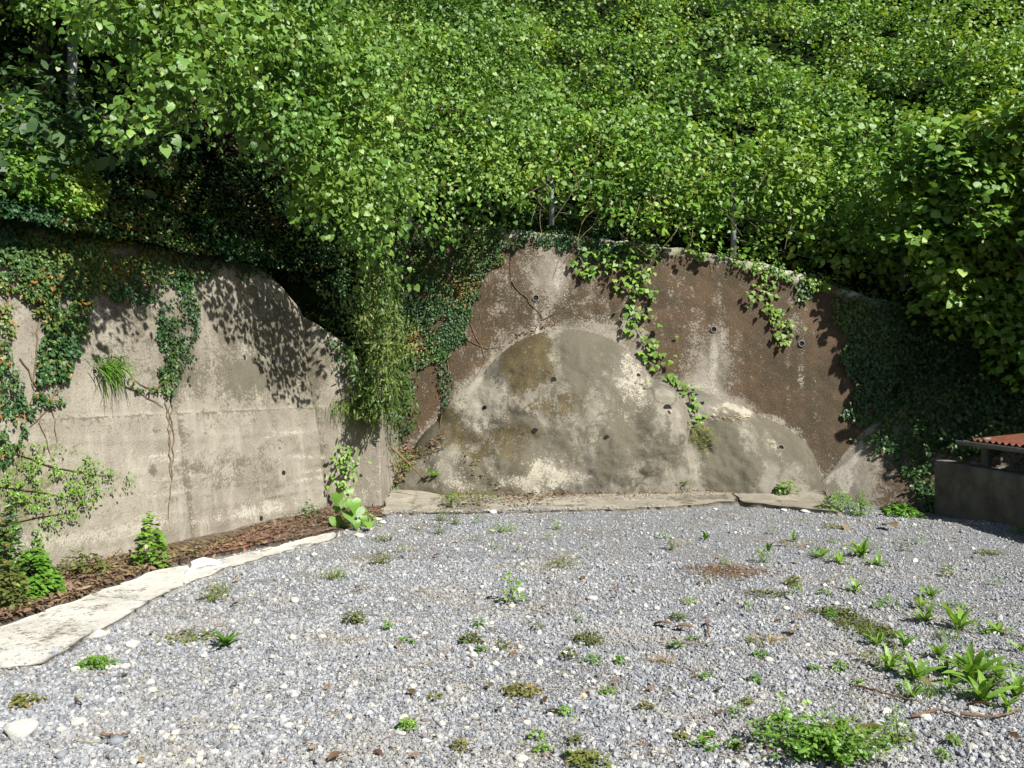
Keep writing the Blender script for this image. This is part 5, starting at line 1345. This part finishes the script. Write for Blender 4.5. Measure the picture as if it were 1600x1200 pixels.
# heart-leaved plant, each leaf its own part
def heartplant():
    p = ground_at(545, 826); t = thing('heart_leaved_plant', 'heart-leaved plant with large pale-green leaves in front of the projecting wall end', 'plant', tuple(p))
    tops_ = [(530, 770, 30), (552, 778, 34), (562, 790, 30), (522, 806, 34), (545, 798, 32), (537, 784, 24), (556, 812, 24), (568, 805, 20), (528, 790, 20), (545, 762, 20), (575, 815, 22)]
    P, N_, T_, Sz = [], [], [], []; st = []
    for x, y, w in tops_:
        q = at(x, y, p[1]+R.uniform(-.12, .12)); P.append(q); N_.append(np.array((.25, -.75, .6))+R.normal(0, .2, 3)); T_.append(np.array((R.normal(0, .35), -.3, -1))); Sz.append(w*q[1]/F*.72)
        st.append(wander(p+np.array((R.normal(0, .03), R.normal(0, .03), 0)), q, 7, .25))
    leaf_objects(t, np.array(P), unit(np.array(N_)), unit(np.array(T_)), np.array(Sz), 'heart', 'lime'); strands(t, st, .004, M_gstem)
heartplant()
clump(570, 822, 60, 26, 120, 'small leafy weeds right of the heart-leaved plant', 'lime', 'oval', (.02, .045))
# fern in the notch of the mound and the sprig on its left foot
def fern():
    p, n = hit(1093, 685); p = p+n*.04
    t = thing('fern', 'olive-green fern hanging in the notch on the right of the mound', 'fern', tuple(p))
    V_, F_, A_ = [], [], []; st = []
    for k in range(30):
        a = random.uniform(-1.5, 1.5); L = random.uniform(.16, .34); o = p+np.array((random.gauss(0, .06), random.gauss(0, .02), random.uniform(-.05, .22)))
        tv = unit(np.array((math.sin(a)*.8, -.75, -.25-.5*abs(math.cos(a)))))*L
        pts = np.array([o+tv*u+np.array((0, 0, -.35*L*u*u)) for u in np.linspace(0, 1, 12)]); st.append(pts)
        for i in range(2, 12):
            for sgn in (-1, 1):
                sd_ = unit(np.cross(tv, UP))*sgn
                V_.append(pts[i]); F_.append(unit(sd_+unit(tv)*.3)); A_.append(.055*(1.05-i/12.5)+.012)
    P = np.array(V_); m = len(P)
    foliage(t, P, unit(np.array((.2, -.7, .7))+R.normal(0, .2, (m, 3))), np.array(F_), np.array(A_)*1.2, 'lance', 'olive', 0, 'fronds'); strands(t, st, .003, M_stem)
fern()
clump_p, clump_n = hit(680, 742)
def wall_sprig(px, py, n, size, label, mat='lime', shape='kudzu', r=.05):
    p, m = hit(px, py); t = thing('wall_sprig', label, 'sprig', tuple(p))
    P = p+m*.05+R.normal(0, r, (n, 3))*np.array((1, .4, .6))+np.array((0, 0, .03))
    leaf_objects(t, P, unit(m+UP*.8+R.normal(0, .3, P.shape)), unit(R.normal(0, 1, P.shape)+np.array((0, -.6, 0))), R.uniform(*size, n), shape, mat)
    strands(t, [wander(p, q, 4, .1) for q in P], .003, M_gstem)
wall_sprig(680, 742, 10, (.05, .09), 'lone sprig rooted in the low left bulge of the mound')
wall_sprig(1000, 601, 5, (.03, .05), 'tiny sprig under the hole at the upper right of the mound')
wall_sprig(1070, 757, 12, (.04, .07), 'small fern sprig at the base of the mound below the hanging fern', 'olive', 'lance', .05)
